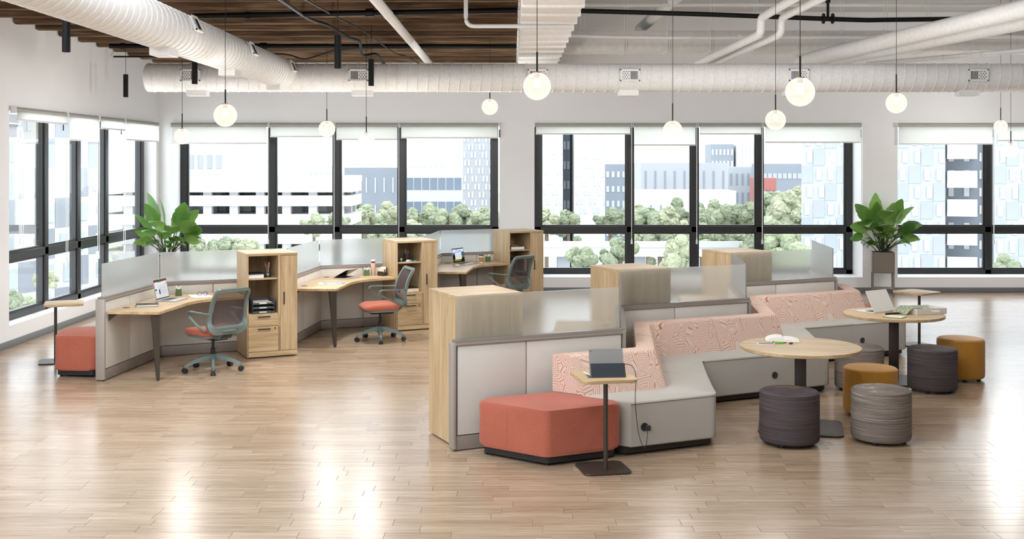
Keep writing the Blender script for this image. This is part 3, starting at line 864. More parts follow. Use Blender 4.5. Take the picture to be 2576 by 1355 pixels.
# desks with a curved inner corner
def desk(label, c, rz, back=False, group='curved oak desks'):
    root = thing('corner_desk', label, 'desk', V3(c), rz, group)
    def wp(t, s): return (t * 0.5 + s * 0.866, -(-t * 0.866 + s * 0.5))
    o = 0.056
    poly = [(0.577 * o, -o), wp(-1.535, o), wp(-1.535, 0.63)]
    P0 = Vector(wp(-0.85, 0.63)); C_ = Vector((0.36, -0.62)); P2 = Vector((0.78, -0.615))
    for k in range(13):
        q = k / 12; v = P0 * (1 - q) ** 2 + C_ * 2 * q * (1 - q) + P2 * q * q
        poly.append((v.x, v.y))
    poly += [(0.912, -0.613), (0.912, -o)]
    done('worktop', prism(poly, 0.709, 0.74, 0.0025, 1), 'oak_h', root, 30)
    x, y = wp(-1.48, 0.575)
    bm = bmesh.new()
    for pts in (((-0.045, -0.03), (-0.012, -0.012)),):
        top = [(-0.05, -0.035), (0.035, -0.035), (0.035, 0.05), (-0.05, 0.05)]
        bot = [(0.0, -0.035), (0.035, -0.035), (0.035, 0.0), (0.0, 0.0)]
        vt = [bm.verts.new((x + a, y + b, 0.709)) for a, b in top]; vb = [bm.verts.new((x + a, y + b, 0.014)) for a, b in bot]
        bm.faces.new(vt); bm.faces.new(vb[::-1])
        for k in range(4): bm.faces.new((vb[k], vb[(k + 1) % 4], vt[(k + 1) % 4], vt[k]))
    lg = done('leg', bm, 'bronze', root, 0)
    done('foot_glide', lathe([(0, 0), (0.015, 0), (0.015, 0.016), (0, 0.016)], 12, None, x + 0.018, y - 0.018), 'black_plastic', lg)
    bm = bmesh.new(); bx0, by0 = wp(-1.50, 0.056)
    a = wp(-1.50, 0.16)
    vs = [bm.verts.new((px, py, pz)) for px, py, pz in ((bx0, by0, 0.708), (a[0], a[1], 0.708), (bx0, by0, 0.63))]
    bm.faces.new(vs); r_ = bmesh.ops.extrude_face_region(bm, geom=bm.faces[:])
    e = wp(-1.497, 0.056)
    for v in [q for q in r_['geom'] if isinstance(q, bmesh.types.BMVert)]: v.co += Vector((wp(-1.494, 0.056)[0] - bx0, wp(-1.494, 0.056)[1] - by0, 0))
    done('bracket', bm, 'bronze_dark', root, 0)
    for t_, s_ in ((-0.11, 0.135), (-1.22, 0.13)):
        gx, gy = wp(t_, s_)
        done('cable_grommet', lathe([(0, 0.742), (0.04, 0.742), (0.042, 0.7395), (0, 0.7395)], 20, None, gx, gy), 'bronze_dark', root)
    return root
desk('curved oak desk nearest the camera, with an open laptop and eyeglasses', R1[1], RB)
desk('curved oak desk in the middle of the left row, with a half-closed laptop', R1[3], RB)
desk('curved oak desk farthest back, with a coffee cup and laptop', R1[5], RB)
for k in range(3):
    desk(('oak desk blurred behind the nearest frosted screen of the sofa row', 'oak desk blurred behind the second frosted screen of the sofa row', 'oak desk blurred behind the third frosted screen of the sofa row')[k], R2[2 * k + 1], RB + PI)

# ------------------------------------------------------------------ task chair (faces local +y)
def make_chair(label):
    root = thing('task_chair', label, 'office chair', (0, 0, 0), 0, 'sage task chairs with orange seats')
    def yz(s):          # back frame: s = height along the frame 0..0.46
        z = 0.485 + s * 0.965
        y = -0.235 - 0.26 * s - 0.05 * math.sin(PI * min(1, max(0, (s - 0.30) / 0.2)) / 2) ** 2 * 0.9
        if s < 0.10: y -= (0.10 - s) * 0.55
        return y, z
    poly = fillet([(-0.236, 0.0), (0.236, 0.0), (0.205, 0.465), (-0.205, 0.465)], [0.09, 0.09, 0.045, 0.045], 8)
    # resample long sides
    path = []
    for i in range(len(poly)):
        a = Vector(poly[i]); b = Vector(poly[(i + 1) % len(poly)])
        n = max(1, int((b - a).length / 0.05))
        for k in range(n):
            p = a.lerp(b, k / n); y, z = yz(p.y); path.append((p.x, y, z, p.y))
    def prof(i, t):
        s = path[i][3]
        h = 0.019 + 0.022 * max(0.0, 1 - s / 0.14)
        d = 0.016 + 0.012 * max(0.0, 1 - s / 0.15)
        return [(-h, -d), (h, -d), (h, d), (-h, d)]
    bm = bmesh.new(); sweep(bm, [p[:3] for p in path], prof, up=(0, 1, 0.25), closed=True)
    bmesh.ops.bevel(bm, geom=[e for e in bm.edges if len(e.link_faces) == 2 and e.calc_face_angle(0) > 0.9], offset=0.006, segments=2, affect='EDGES')
    bf = done('back_frame', bm, 'sage', root, 50)
    bm = bmesh.new()
    def net(u, v):
        s = 0.03 + 0.425 * v
        hw = 0.222 - 0.031 * v
        if v < 0.2: hw -= 0.05 * (1 - v / 0.2) ** 2
        x = (2 * u - 1) * hw; y, z = yz(s)
        return (x, y + 0.012 - 0.02 * (1 - (2 * u - 1) ** 2) * 0.6, z)
    grid_surface(bm, net, 8, 12); done('back_net', bm, 'chair_net', root, 60)
    text_part('logo', 'HON', 0.018, 'slate', bf, (0.1, -0.324, 0.487), (PI / 2, 0, 0))
    # seat cushion
    bm = bmesh.new()
    outline = fillet([(-0.235, -0.22), (0.235, -0.22), (0.255, 0.24), (-0.255, 0.24)], [0.07, 0.07, 0.10, 0.10], 7)
    def ring(sc, z, dip):
        vs = []
        for x, y in outline:
            fz = z - (max(0, y - 0.08) / 0.17) ** 2 * dip
            vs.append(bm.verts.new((x * sc, y * sc + (0.01 if dip else 0), fz)))
        return vs
    rs = [ring(0.93, 0.415, 0.0), ring(0.99, 0.425, 0.004), ring(1.0, 0.45, 0.012), ring(0.985, 0.477, 0.022), ring(0.93, 0.494, 0.03), ring(0.7, 0.502, 0.03)]
    for a, b in zip(rs[:-1], rs[1:]):
        n = len(a)
        for k in range(n): bm.faces.new((a[k], a[(k + 1) % n], b[(k + 1) % n], b[k]))
    bm.faces.new(rs[0][::-1]); bm.faces.new(rs[-1])
    done('seat', bm, 'orange_fabric', root, 60)
    bm = prism([(x * 0.93, y * 0.93 - 0.005) for x, y in outline], 0.392, 0.418, 0.008)
    done('seat_pan', bm, 'sage', root)
    done('tilt_mechanism', prism([(-0.09, -0.16), (0.09, -0.16), (0.08, 0.14), (-0.08, 0.14)], 0.352, 0.395, 0.012), 'black_plastic', root)
    # back bracket with slots
    bm = bmesh.new(); sweep(bm, [(0, -0.10, 0.385), (0, -0.22, 0.395), (0, -0.315, 0.49)], [(-0.085, -0.018), (0.085, -0.018), (0.085, 0.018), (-0.085, 0.018)])
    bk = done('back_bracket', bm, 'sage', root, 30)
    sl = None
    for k in range(6):
        x = -0.06 + k * 0.024
        bm = bmesh.new(); sweep(bm, [(0, -0.238, 0.388), (0, -0.312, 0.462)], [(-0.004, -0.004), (0.004, -0.004), (0.004, 0.004), (-0.004, 0.004)])
        if sl is None: sl = done('slot', bm, 'void_black', bk, 0, (x, 0, 0))
        else: bm.free(); again(sl, bk, (x, 0, 0))
    # loop arms
    for s in (-1, 1):
        pts = [(s * 0.225, -0.292, 0.675), (s * 0.258, -0.225, 0.678), (s * 0.272, -0.05, 0.682), (s * 0.272, 0.045, 0.682), (s * 0.272, 0.075, 0.665), (s * 0.272, 0.07, 0.635), (s * 0.268, -0.02, 0.575), (s * 0.255, -0.14, 0.515), (s * 0.24, -0.225, 0.485)]
        bm = bmesh.new(); sweep(bm, bez(pts, 5), [(-0.017, -0.0075), (0.017, -0.0075), (0.017, 0.0075), (-0.017, 0.0075)], up=(s * 0.0, 0.6, 0.8))
        done('armrest', bm, 'sage', root, 50)
    # column and star base
    done('gas_column', lathe([(0, 0.355), (0.016, 0.355), (0.016, 0.255), (0.026, 0.25), (0.027, 0.16), (0, 0.16)], 18), 'black_plastic', root)
    done('base_hub', lathe([(0, 0.19), (0.042, 0.185), (0.046, 0.12), (0.03, 0.105), (0.018, 0.06), (0, 0.06)], 20), 'sage', root)
    l0 = None
    for k in range(5):
        a = math.radians(-123 + 72 * k)
        if l0 is None:
            pts = [(0.02, 0, 0.16), (0.10, 0, 0.152), (0.20, 0, 0.128), (0.28, 0, 0.096), (0.318, 0, 0.078)]
            pp = bez(pts, 4)
            bm = bmesh.new(); sweep(bm, pp, lambda i, t: [(-0.024 + 0.006 * t, -0.03 + 0.016 * t), (0.024 - 0.006 * t, -0.03 + 0.016 * t), (0.016 - 0.004 * t, 0.022 - 0.012 * t), (-0.016 + 0.004 * t, 0.022 - 0.012 * t)])
            cyl(bm, (0.312, 0, 0.048), (0.312, 0, 0.09), 0.016, 12)
            l0 = done('base_leg', bm, 'sage', root, 40, (0, 0, 0), (0, 0, a))
            bm = bmesh.new()
            for y0, y1 in ((-0.026, -0.006), (0.006, 0.026)):
                cyl(bm, (0.318, y0, 0.029), (0.318, y1, 0.029), 0.029, 20)
            cyl(bm, (0.312, 0, 0.03), (0.312, 0, 0.06), 0.009, 8); box(bm, 0.3, 0.33, -0.008, 0.008, 0.02, 0.05)
            c0 = done('caster', bm, 'black_plastic', l0)
        else:
            l = again(l0, root, (0, 0, 0), (0, 0, a)); again(c0, l)
    return root
ch = make_chair('sage green task chair at the nearest desk, seen from behind')
def face(dx_, dy_): return math.atan2(dy_, dx_) - PI / 2
ch.location = (-3.36, 12.72, 0); ch.rotation_euler = (0, 0, face(-0.74, 0.67))
ch2 = dup(ch, (-1.74, 14.88, 0), face(-0.93, -0.37), label='sage green task chair at the middle desk, seen from the side')
for c_ in ch2.children:
    if c_.name.startswith('base_leg'): c_.rotation_euler.z += math.radians(2)
dup(ch, (-0.12, 17.05, 0), face(-0.74, 0.67), label='sage green task chair at the farthest desk, half hidden by an oak tower')

# ------------------------------------------------------------------ sofa modules following the zigzag
def wpt(base, t, s): return base + wv_ * t + nw * s
def bpt(base, u, n): return base + bv * u + nb * n
def d_path(d, o): return [bpt(d, -0.815 + 0.577 * o, o), bpt(d, 0.577 * o, o), wpt(d, 0.735 - 0.577 * o, o)]
def c_path(c, o): return [wpt(c, -0.82 - 0.577 * o + 0.0, o), bpt(c, 0.577 * o, o), bpt(c, 0.74 + 0.577 * o, o)]
def corner_pts(pts, r, n=6):
    """round the middle point of a 3-point path -> n+3 points"""
    a, p, b = pts
    da = (a - p); db = (b - p); la, lb = da.length, db.length
    da.normalize(); db.normalize(); ang = da.angle(db)
    t = min(r / math.tan(ang / 2), la * 0.8, lb * 0.8)
    out = [a]
    for k in range(n + 1):
        q = k / n
        out.append((p + da * t) * (1 - q) ** 2 + p * 2 * q * (1 - q) + (p + db * t) * q * q)
    out.append(b); return out
def sofa(label, kind, base, outlet=False):
    fn = d_path if kind == 'd' else c_path
    root = thing('sofa_module', label, 'sofa', V3(base), 0, 'grey and pink sofa modules')
    O = lambda v: (v.x - base.x, v.y - base.y)
    ro, ri = (0.10, 0.04) if kind == 'd' else (0.05, 0.10)
    outer = corner_pts(fn(base, 0.785), ro); inner = corner_pts(fn(base, 0.13), ri)
    poly = [O(p) for p in outer] + [O(p) for p in inner[::-1]]
    bm = prism(poly, 0.07, 0.43, 0.018, 3)
    done('seat', bm, 'grey_fabric', root, 50)
    # piping line along the front upper edge
    path = [(O(p)[0], O(p)[1], 0.413) for p in outer]
    bm = bmesh.new(); sweep(bm, path, circ(0.003, 6)); done('piping', bm, 'stitch', root)
    if kind == 'd':
        bm = bmesh.new()
        m = outer[4]; cen = fn(base, 0.13)[1]
        dirv = (m - cen).normalized(); q = m + dirv * 0.0005
        cyl(bm, (O(q)[0], O(q)[1], 0.09), (O(q)[0], O(q)[1], 0.41), 0.003, 6); done('corner_seam', bm, 'stitch', root)
    pl_o = corner_pts(fn(base, 0.745), ro); pl_i = corner_pts(fn(base, 0.17), ri)
    done('plinth', prism([O(p) for p in pl_o] + [O(p) for p in pl_i[::-1]], 0.018, 0.072), 'plinth_dark', root, 0)
    for p in (pl_o[1], pl_o[-2], pl_i[1], pl_i[-2]):
        q = p.lerp(base, 0.06)
        done('glide', lathe([(0, 0), (0.018, 0), (0.018, 0.02), (0, 0.02)], 10, None, O(q)[0], O(q)[1]), 'black_plastic', root)
    # backrest: sloped front, rounded top
    prof = [(0.135, 0.43), (0.135, 0.735), (0.147, 0.745), (0.275, 0.745), (0.291, 0.738), (0.300, 0.722), (0.392, 0.43)]
    rings = []
    for o, z in prof:
        big = (0.12 if o < 0.2 else 0.05) if kind == 'd' else (0.05 if o < 0.2 else 0.11)
        pts = corner_pts(fn(base, o), big, 8)
        rings.append([(O(p)[0], O(p)[1], z) for p in pts])
    bm = bmesh.new()
    V = [[bm.verts.new(p) for p in r] for r in rings]
    n = len(V[0]); m = len(V)
    for i in range(m):
        a, b = V[i], V[(i + 1) % m]
        for k in range(n - 1): bm.faces.new((a[k], a[k + 1], b[k + 1], b[k]))
    bm.faces.new([V[i][0] for i in range(m)]); bm.faces.new([V[i][-1] for i in range(m)][::-1])
    es = [e for e in bm.edges if all(v in set(V[i][0] for i in range(m)) for v in e.verts) or all(v in set(V[i][-1] for i in range(m)) for v in e.verts)]
    bmesh.ops.bevel(bm, geom=es, offset=0.008, segments=2, affect='EDGES')
    done('backrest', bm, 'pink_maze', root, 45)
    if outlet:
        c = bpt(base, -0.24, 0.787); zc = 0.226
        bm = bmesh.new(); cyl(bm, (O(c)[0], O(c)[1], zc), (O(c)[0] + nb.x * 0.006, O(c)[1] + nb.y * 0.006, zc), 0.033, 24)
        pw = done('power_outlet', bm, 'graphite', root)
        bm = bmesh.new()
        for s in (-0.008, 0.008):
            q0 = c + bv * s + nb * 0.0055; q1 = c + bv * s + nb * 0.0068
            cyl(bm, (O(q0)[0], O(q0)[1], zc + 0.004), (O(q1)[0], O(q1)[1], zc + 0.004), 0.0035, 6)
        done('socket_slot', bm, 'void_black', pw)
    return root
d1_, c2_, d2_, c3_, d3_ = R2[1], R2[2], R2[3], R2[4], R2[5]
sofa('grey sofa corner with pink line-patterned back, nearest, plugged cable on its front', 'd', d1_, True)
sofa('grey sofa section in the inner corner behind the nearest round table', 'c', c2_)
sofa('grey sofa corner with pink back in the middle, above the stools', 'd', d2_, True)
sofa('grey sofa section in the inner corner left of the farther round table', 'c', c3_)
sofa('grey sofa corner with pink back at the far right end', 'd', d3_, True)

def ottoman(label, pts, base, z=0.43):
    root = thing('ottoman', label, 'ottoman', V3(base), 0, 'orange ottomans')
    O = lambda v: (v.x - base.x, v.y - base.y)
    poly = fillet([O(p) for p in pts], 0.085, 7)
    done('cushion', prism(poly, 0.075, z, 0.03, 4), 'orange_fabric', root, 60)
    cx = sum(p[0] for p in poly) / len(poly); cy = sum(p[1] for p in poly) / len(poly)
    done('plinth', prism([(cx + (p[0] - cx) * 0.93, cy + (p[1] - cy) * 0.93) for p in poly], 0.022, 0.078), 'plinth_black', root, 30)
    for p in pts:
        x, y = O(p); x = cx + (x - cx) * 0.78; y = cy + (y - cy) * 0.78
        done('glide', lathe([(0, 0), (0.016, 0), (0.016, 0.024), (0, 0.024)], 10, None, x, y), 'black_plastic', root)
    a = Vector(O(pts[3])); b = Vector(O(pts[0])); m = a.lerp(b, 0.5)
    nrm = Vector((m.x - cx, m.y - cy)).normalized()
    e = (b - a).normalized(); nn = Vector((e.y, -e.x));
    if nn.dot(nrm) < 0: nn = -nn
    q = m + nn * 0.0003
    bm = bmesh.new(); cyl(bm, (q.x, q.y, 0.1), (q.x, q.y, z - 0.03), 0.0016, 5); done('seam', bm, 'orange_fabric', root)
    return root
c1_ = R2[0]
ottoman('large orange ottoman in the foreground beside the laptop table', [bpt(c1_, 0.075, 0.135), bpt(c1_, 0.815, 0.135), bpt(c1_, 1.185, 0.785), bpt(c1_, 0.445, 0.785)], bpt(c1_, 0.63, 0.46))
ottoman('orange ottoman mostly hidden behind the far laptop table', [wpt(d3_, 0.66, 0.135), wpt(d3_, 1.4, 0.135), wpt(d3_, 1.03, 0.785), wpt(d3_, 0.29, 0.785)], wpt(d3_, 0.84, 0.46))
p0_ = R1[0]
ottoman('orange ottoman at the far left end of the desk row', [wpt(p0_, 1.02, -0.12), wpt(p0_, 0.15, -0.12), wpt(p0_, 0.15, -0.60), wpt(p0_, 0.78, -0.75)][::-1], wpt(p0_, 0.5, -0.4), 0.45)
lb = thing('bench', 'grey bench just visible behind the left orange ottoman', 'bench', V3(wpt(p0_, 1.4, -0.4)))
o_ = wpt(p0_, 1.4, -0.4)
done('seat', prism([(q.x - o_.x, q.y - o_.y) for q in (wpt(p0_, 1.05, -0.12), wpt(p0_, 0.83, -0.74), wpt(p0_, 1.7, -0.74), wpt(p0_, 1.7, -0.12))], 0.07, 0.43, 0.02, 2), 'grey_fabric', lb, 50)
done('plinth', prism([(q.x - o_.x, q.y - o_.y) for q in (wpt(p0_, 1.1, -0.16), wpt(p0_, 0.92, -0.7), wpt(p0_, 1.65, -0.7), wpt(p0_, 1.65, -0.16))], 0.0, 0.072), 'plinth_dark', lb, 0)

# ------------------------------------------------------------------ stools and tables
def stool(label, x, y, mat, r=0.245, h=0.443):
    root = thing('drum_stool', label, 'stool', (x, y, 0), 0, 'drum stools around the round tables')
    prof = [(0, 0.03), (r - 0.012, 0.03), (r - 0.004, 0.04), (r, 0.06), (r, h - 0.035), (r - 0.004, h - 0.016), (r - 0.016, h - 0.004), (r - 0.04, h), (0, h)]
    done('cushion', lathe(prof, 48), mat, root, 60)
    bm = bmesh.new(); pp = [((r - 0.0035) * math.cos(2 * PI * k / 48), (r - 0.0035) * math.sin(2 * PI * k / 48), h - 0.017) for k in range(48)]
    sweep(bm, pp, circ(0.0025, 5), closed=True); done('piping', bm, mat, root)
    g0 = None
    for k in range(4):
        a = PI / 4 + k * PI / 2 + 0.2
        if g0 is None: g0 = done('glide', lathe([(0, 0), (0.022, 0), (0.022, 0.031), (0, 0.031)], 12), 'black_plastic', root, 40, ((r - 0.06) * math.cos(a), (r - 0.06) * math.sin(a), 0))
        else: again(g0, root, ((r - 0.06) * math.cos(a), (r - 0.06) * math.sin(a), 0))
    return root
stool('dark plum drum stool nearest the sofa in the foreground', 2.299, 9.43, 'plum_weave')
stool('grey striped drum stool in the right foreground', 3.087, 9.51, 'stripe_weave')
stool('mustard drum stool behind the striped foreground stool', 3.31, 10.5, 'mustard')
stool('grey striped drum stool partly hidden behind the near round table', 3.56, 11.66, 'stripe_weave')
stool('dark plum drum stool right of the farther table', 4.29, 11.6, 'plum_weave')
stool('mustard drum stool at the far right', 4.828, 12.23, 'mustard')

def round_table(label, x, y, rz, r=0.52, h=0.72):
    root = thing('round_table', label, 'table', (x, y, 0), rz, 'round oak tables')
    top = lathe([(0, h - 0.03), (r - 0.004, h - 0.03), (r, h - 0.026), (r, h - 0.003), (r - 0.003, h), (0, h)], 72)
    done('tabletop', top, 'oak_h', root, 30)
    done('column', bx(-0.05, 0.05, -0.032, 0.032, 0.012, h - 0.03, 0.006), 'bronze_dark', root)
    done('base_plate', prism(rrect(0.72, 0.62, 0.07), 0.004, 0.014, 0.003, 1), 'bronze', root)
    done('mounting_plate', bx(-0.14, 0.14, -0.1, 0.1, h - 0.036, h - 0.03), 'bronze_dark', root, 0)
    return root
round_table('round oak table in front, holding an open book and a phone', 2.53, 9.98, math.radians(-14))
round_table('round oak table farther right, holding a white laptop and a tray', 4.07, 12.12, math.radians(-14))

def laptop_table(label, px, py, rz, h, ox=0.0, oy=0.06):
    root = thing('laptop_table', label, 'side table', (px, py, 0), rz, 'small pedestal laptop tables')
    done('tabletop', prism(fillet([(-0.235, -0.19), (0.19, -0.19), (0.235, 0.19), (-0.19, 0.19)], 0.05, 6) if False else rrect(0.43, 0.46, 0.06, ox, oy), h - 0.025, h, 0.004, 2), 'oak_h', root)
    bm = bmesh.new(); cyl(bm, (0, 0, 0.012), (0, 0, h - 0.025), 0.0175, 20); done('column', bm, 'bronze', root)
    done('base_plate', prism(rrect(0.37, 0.36, 0.05, 0.0, oy * 0.9), 0.004, 0.014, 0.003, 1), 'bronze', root)
    return root
laptop_table('small oak laptop table in the foreground holding a tablet', 0.70, 8.555, math.radians(11), 0.715, 0.005, 0.085)
laptop_table('small oak laptop table at the far left by the windows', -5.32, 13.2, math.radians(20), 0.69, 0.09, 0.08)
laptop_table('small oak laptop table at the right beyond the round tables', 5.17, 14.43, math.radians(33), 0.69, 0.0, 0.04)
# ------------------------------------------------------------------ plants
def leaf_mesh(L, wd, droop, curl=0.25, n=10):
    """a banana-like leaf: grows along +x from its stem, arcs down by droop, slightly folded along the midrib"""
    bm = bmesh.new(); rows = []
    x = z = 0.0; ang = 0.0; mid = []
    for i in range(n + 1):
        t = i / n
        mid.append((x, z)); ang = -droop * t
        x += L / n * math.cos(ang); z += L / n * math.sin(ang)
    for i in range(n + 1):
        t = i / n
        w = wd * (math.sin(PI * min(1, t ** 0.75)) ** 0.62) * (1 - 0.25 * t) if 0 < t < 1 else 0.004
        wob = 1 + 0.07 * math.sin(t * 23 + L * 40)
        cx, cz = mid[i]
        rows.append([bm.verts.new((cx, s * w * wob, cz + abs(s) * w * curl - (abs(s) ** 3) * w * curl * 0.8)) for s in (-1, -0.55, -0.08, 0.08, 0.55, 1)])
    for a, b in zip(rows[:-1], rows[1:]):
        for k in range(5): bm.faces.new((a[k], a[k + 1], b[k + 1], b[k]))
    return bm
def leafy_plant(label, loc, rz, leaves, scale=1.0, zrim=0.76, group='potted banana-leaf plants'):
    pot = thing('planter', label.replace('banana-leaf plant', 'square planter stand'), 'planter', loc, rz, 'planter stands on legs')
    w = 0.185; h0, h1 = 0.40, 0.76
    bm = bmesh.new()
    for q in ((-w, w, -w, -w + 0.012), (-w, w, w - 0.012, w), (-w, -w + 0.012, -w, w), (w - 0.012, w, -w, w)):
        box(bm, q[0], q[1], q[2], q[3], h0, h1)
    box(bm, -w, w, -w, w, h0, h0 + 0.01)
    done('box', bm, 'planter_taupe', pot, 0)
    for sx in (-1, 1):
        for sy in (-1, 1):
            bm = bmesh.new(); cyl(bm, (sx * 0.172, sy * 0.172, 0.012), (sx * 0.172, sy * 0.172, h0 + 0.02), 0.013, 12)
            lg = done('leg', bm, 'planter_taupe', pot)
            done('foot', lathe([(0, 0), (0.012, 0), (0.012, 0.014), (0, 0.014)], 10, None, sx * 0.172, sy * 0.172), 'black_plastic', lg)
    done('lower_shelf', bx(-0.17, 0.17, -0.17, 0.17, 0.115, 0.127, 0.003), 'planter_taupe', pot)
    done('soil', boxes([(-w + 0.013, w - 0.013, -w + 0.013, w - 0.013, h0 + 0.012, h1 - 0.03)]), 'soil', pot, 0)
    root = thing('banana_plant', label, 'plant', (loc[0], loc[1], zrim - 0.03), 0, group)
    r = random.Random(3)
    for (az, st, el, L, wd, droop, roll) in leaves:
        if 8 <= abs(roll) <= 40: roll *= 2.1
        L *= 1.08; wd *= 1.15
        # az: heading seen from above (0 = +x), st: stalk length, el: stalk elevation
        a = math.radians(az); e = math.radians(el)
        b0 = Vector((r.uniform(-0.07, 0.07), r.uniform(-0.07, 0.07), 0))
        tip = b0 + Vector((math.cos(a) * math.cos(e), math.sin(a) * math.cos(e), math.sin(e))) * st * scale
        midp = b0.lerp(tip, 0.5) + Vector((0, 0, st * 0.10 * math.cos(e)))
        bm = bmesh.new(); sweep(bm, bez([b0, midp, tip], 5), lambda i, t: circ(0.009 - 0.004 * t, 6))
        done('stalk', bm, 'stem_dark', root)
        lf = done('leaf', leaf_mesh(L * scale, wd * scale, droop), 'leaf_green', root, 70)
        d = (tip - midp).normalized(); pitch = math.asin(max(-1, min(1, d.z)))
        lf.location = tip
        lf.rotation_euler = Matrix.LocRotScale(None, (Matrix.Rotation(a, 3, 'Z') @ Matrix.Rotation(-pitch, 3, 'Y') @ Matrix.Rotation(math.radians(roll), 3, 'X')).to_quaternion(), None).to_euler()
    return root
LV = [(-160, 0.52, 82, 0.55, 0.15, 0.25, 85), (-15, 0.50, 78, 0.42, 0.12, 0.35, -80), (-178, 0.47, 68, 0.46, 0.11, 0.55, 60), (5, 0.50, 66, 0.40, 0.09, 0.35, -65),
      (-80, 0.62, 80, 0.34, 0.17, 1.9, 0), (178, 0.52, 58, 0.42, 0.11, 1.9, 25), (-150, 0.52, 55, 0.40, 0.12, 1.8, 20), (2, 0.52, 54, 0.34, 0.10, 1.3, -25), (-25, 0.45, 48, 0.34, 0.09, 0.9, -35),
      (-35, 0.38, 50, 0.30, 0.085, 1.9, -15), (-10, 0.36, 46, 0.34, 0.08, 1.5, -20), (-120, 0.30, 66, 0.22, 0.085, 1.9, 0), (-60, 0.28, 64, 0.22, 0.08, 2.0, 0), (170, 0.33, 45, 0.24, 0.075, 2.0, 10),
      (-140, 0.24, 50, 0.22, 0.07, 2.0, 10), (-95, 0.16, 70, 0.22, 0.075, 2.3, 0), (-65, 0.17, 68, 0.22, 0.07, 2.3, 0), (-165, 0.18, 50, 0.24, 0.075, 2.2, 8), (-30, 0.24, 45, 0.2, 0.06, 2.0, -10),
      (90, 0.5, 80, 0.42, 0.13, 0.4, 0), (60, 0.42, 60, 0.34, 0.1, 1.2, -20), (130, 0.42, 60, 0.34, 0.1, 1.2, 20), (-100, 0.4, 74, 0.26, 0.1, 1.6, 5), (-70, 0.42, 62, 0.34, 0.13, 1.7, -8), (-110, 0.44, 64, 0.32, 0.12, 1.8, 8), (-20, 0.58, 74, 0.44, 0.13, 0.5, -70), (-150, 0.56, 74, 0.42, 0.12, 0.6, 70), (-45, 0.33, 56, 0.28, 0.1, 1.9, -8), (-130, 0.36, 56, 0.28, 0.1, 1.9, 8), (-85, 0.3, 76, 0.26, 0.1, 1.9, 0), (-175, 0.28, 40, 0.26, 0.08, 1.8, 15), (-5, 0.28, 40, 0.26, 0.08, 1.8, -15), (176, 0.46, 52, 0.44, 0.12, 1.5, 30), (-4, 0.46, 50, 0.42, 0.11, 1.3, -30), (-172, 0.40, 38, 0.34, 0.1, 1.4, 28), (-10, 0.40, 36, 0.34, 0.1, 1.4, -28), (165, 0.58, 70, 0.44, 0.13, 1.0, 62), (15, 0.56, 68, 0.42, 0.12, 1.0, -62)]
leafy_plant('tall banana-leaf plant on the right, against the wall pier', (6.515, 19.98, 0), math.radians(-14), LV, 0.98)
LV2 = [(160, 0.60, 76, 0.52, 0.12, 0.3, 80), (120, 0.55, 80, 0.46, 0.13, 0.3, 85), (20, 0.50, 72, 0.45, 0.13, 0.35, -80), (170, 0.42, 62, 0.46, 0.11, 0.5, 55), (-110, 0.45, 80, 0.40, 0.14, 2.0, 0),
       (-20, 0.48, 60, 0.44, 0.14, 1.3, -20), (0, 0.42, 50, 0.36, 0.1, 1.2, -30), (175, 0.42, 46, 0.28, 0.08, 0.9, 35), (-165, 0.36, 44, 0.26, 0.08, 1.2, 25), (-35, 0.36, 50, 0.36, 0.09, 1.9, -12),
       (10, 0.40, 44, 0.36, 0.09, 1.5, -22), (-70, 0.26, 62, 0.22, 0.09, 2.0, 0), (-150, 0.28, 50, 0.22, 0.08, 2.1, 10), (-95, 0.18, 66, 0.2, 0.08, 2.3, 0), (-20, 0.25, 50, 0.24, 0.07, 2.0, -10), (-60, 0.18, 58, 0.2, 0.07, 2.2, -5), (180, 0.25, 50, 0.24, 0.08, 1.9, 10), (60, 0.45, 66, 0.34, 0.1, 1.0, -20), (-60, 0.45, 66, 0.36, 0.13, 1.7, -8), (-125, 0.42, 64, 0.32, 0.12, 1.8, 8), (-10, 0.55, 74, 0.44, 0.14, 0.5, -70), (-165, 0.55, 72, 0.44, 0.12, 0.6, 70), (-40, 0.33, 56, 0.28, 0.1, 1.9, -8), (-85, 0.32, 76, 0.28, 0.11, 1.9, 0), (-140, 0.3, 52, 0.26, 0.09, 1.9, 10), (178, 0.42, 50, 0.38, 0.11, 1.4, 30), (-6, 0.46, 50, 0.42, 0.12, 1.3, -30), (-172, 0.36, 38, 0.3, 0.09, 1.4, 28), (-12, 0.40, 38, 0.36, 0.1, 1.4, -28), (20, 0.54, 66, 0.42, 0.13, 0.9, -62)]
leafy_plant('tall banana-leaf plant on the left, in the corner by the windows', (-5.86, 19.2, 0), math.radians(12), LV2, 0.98)

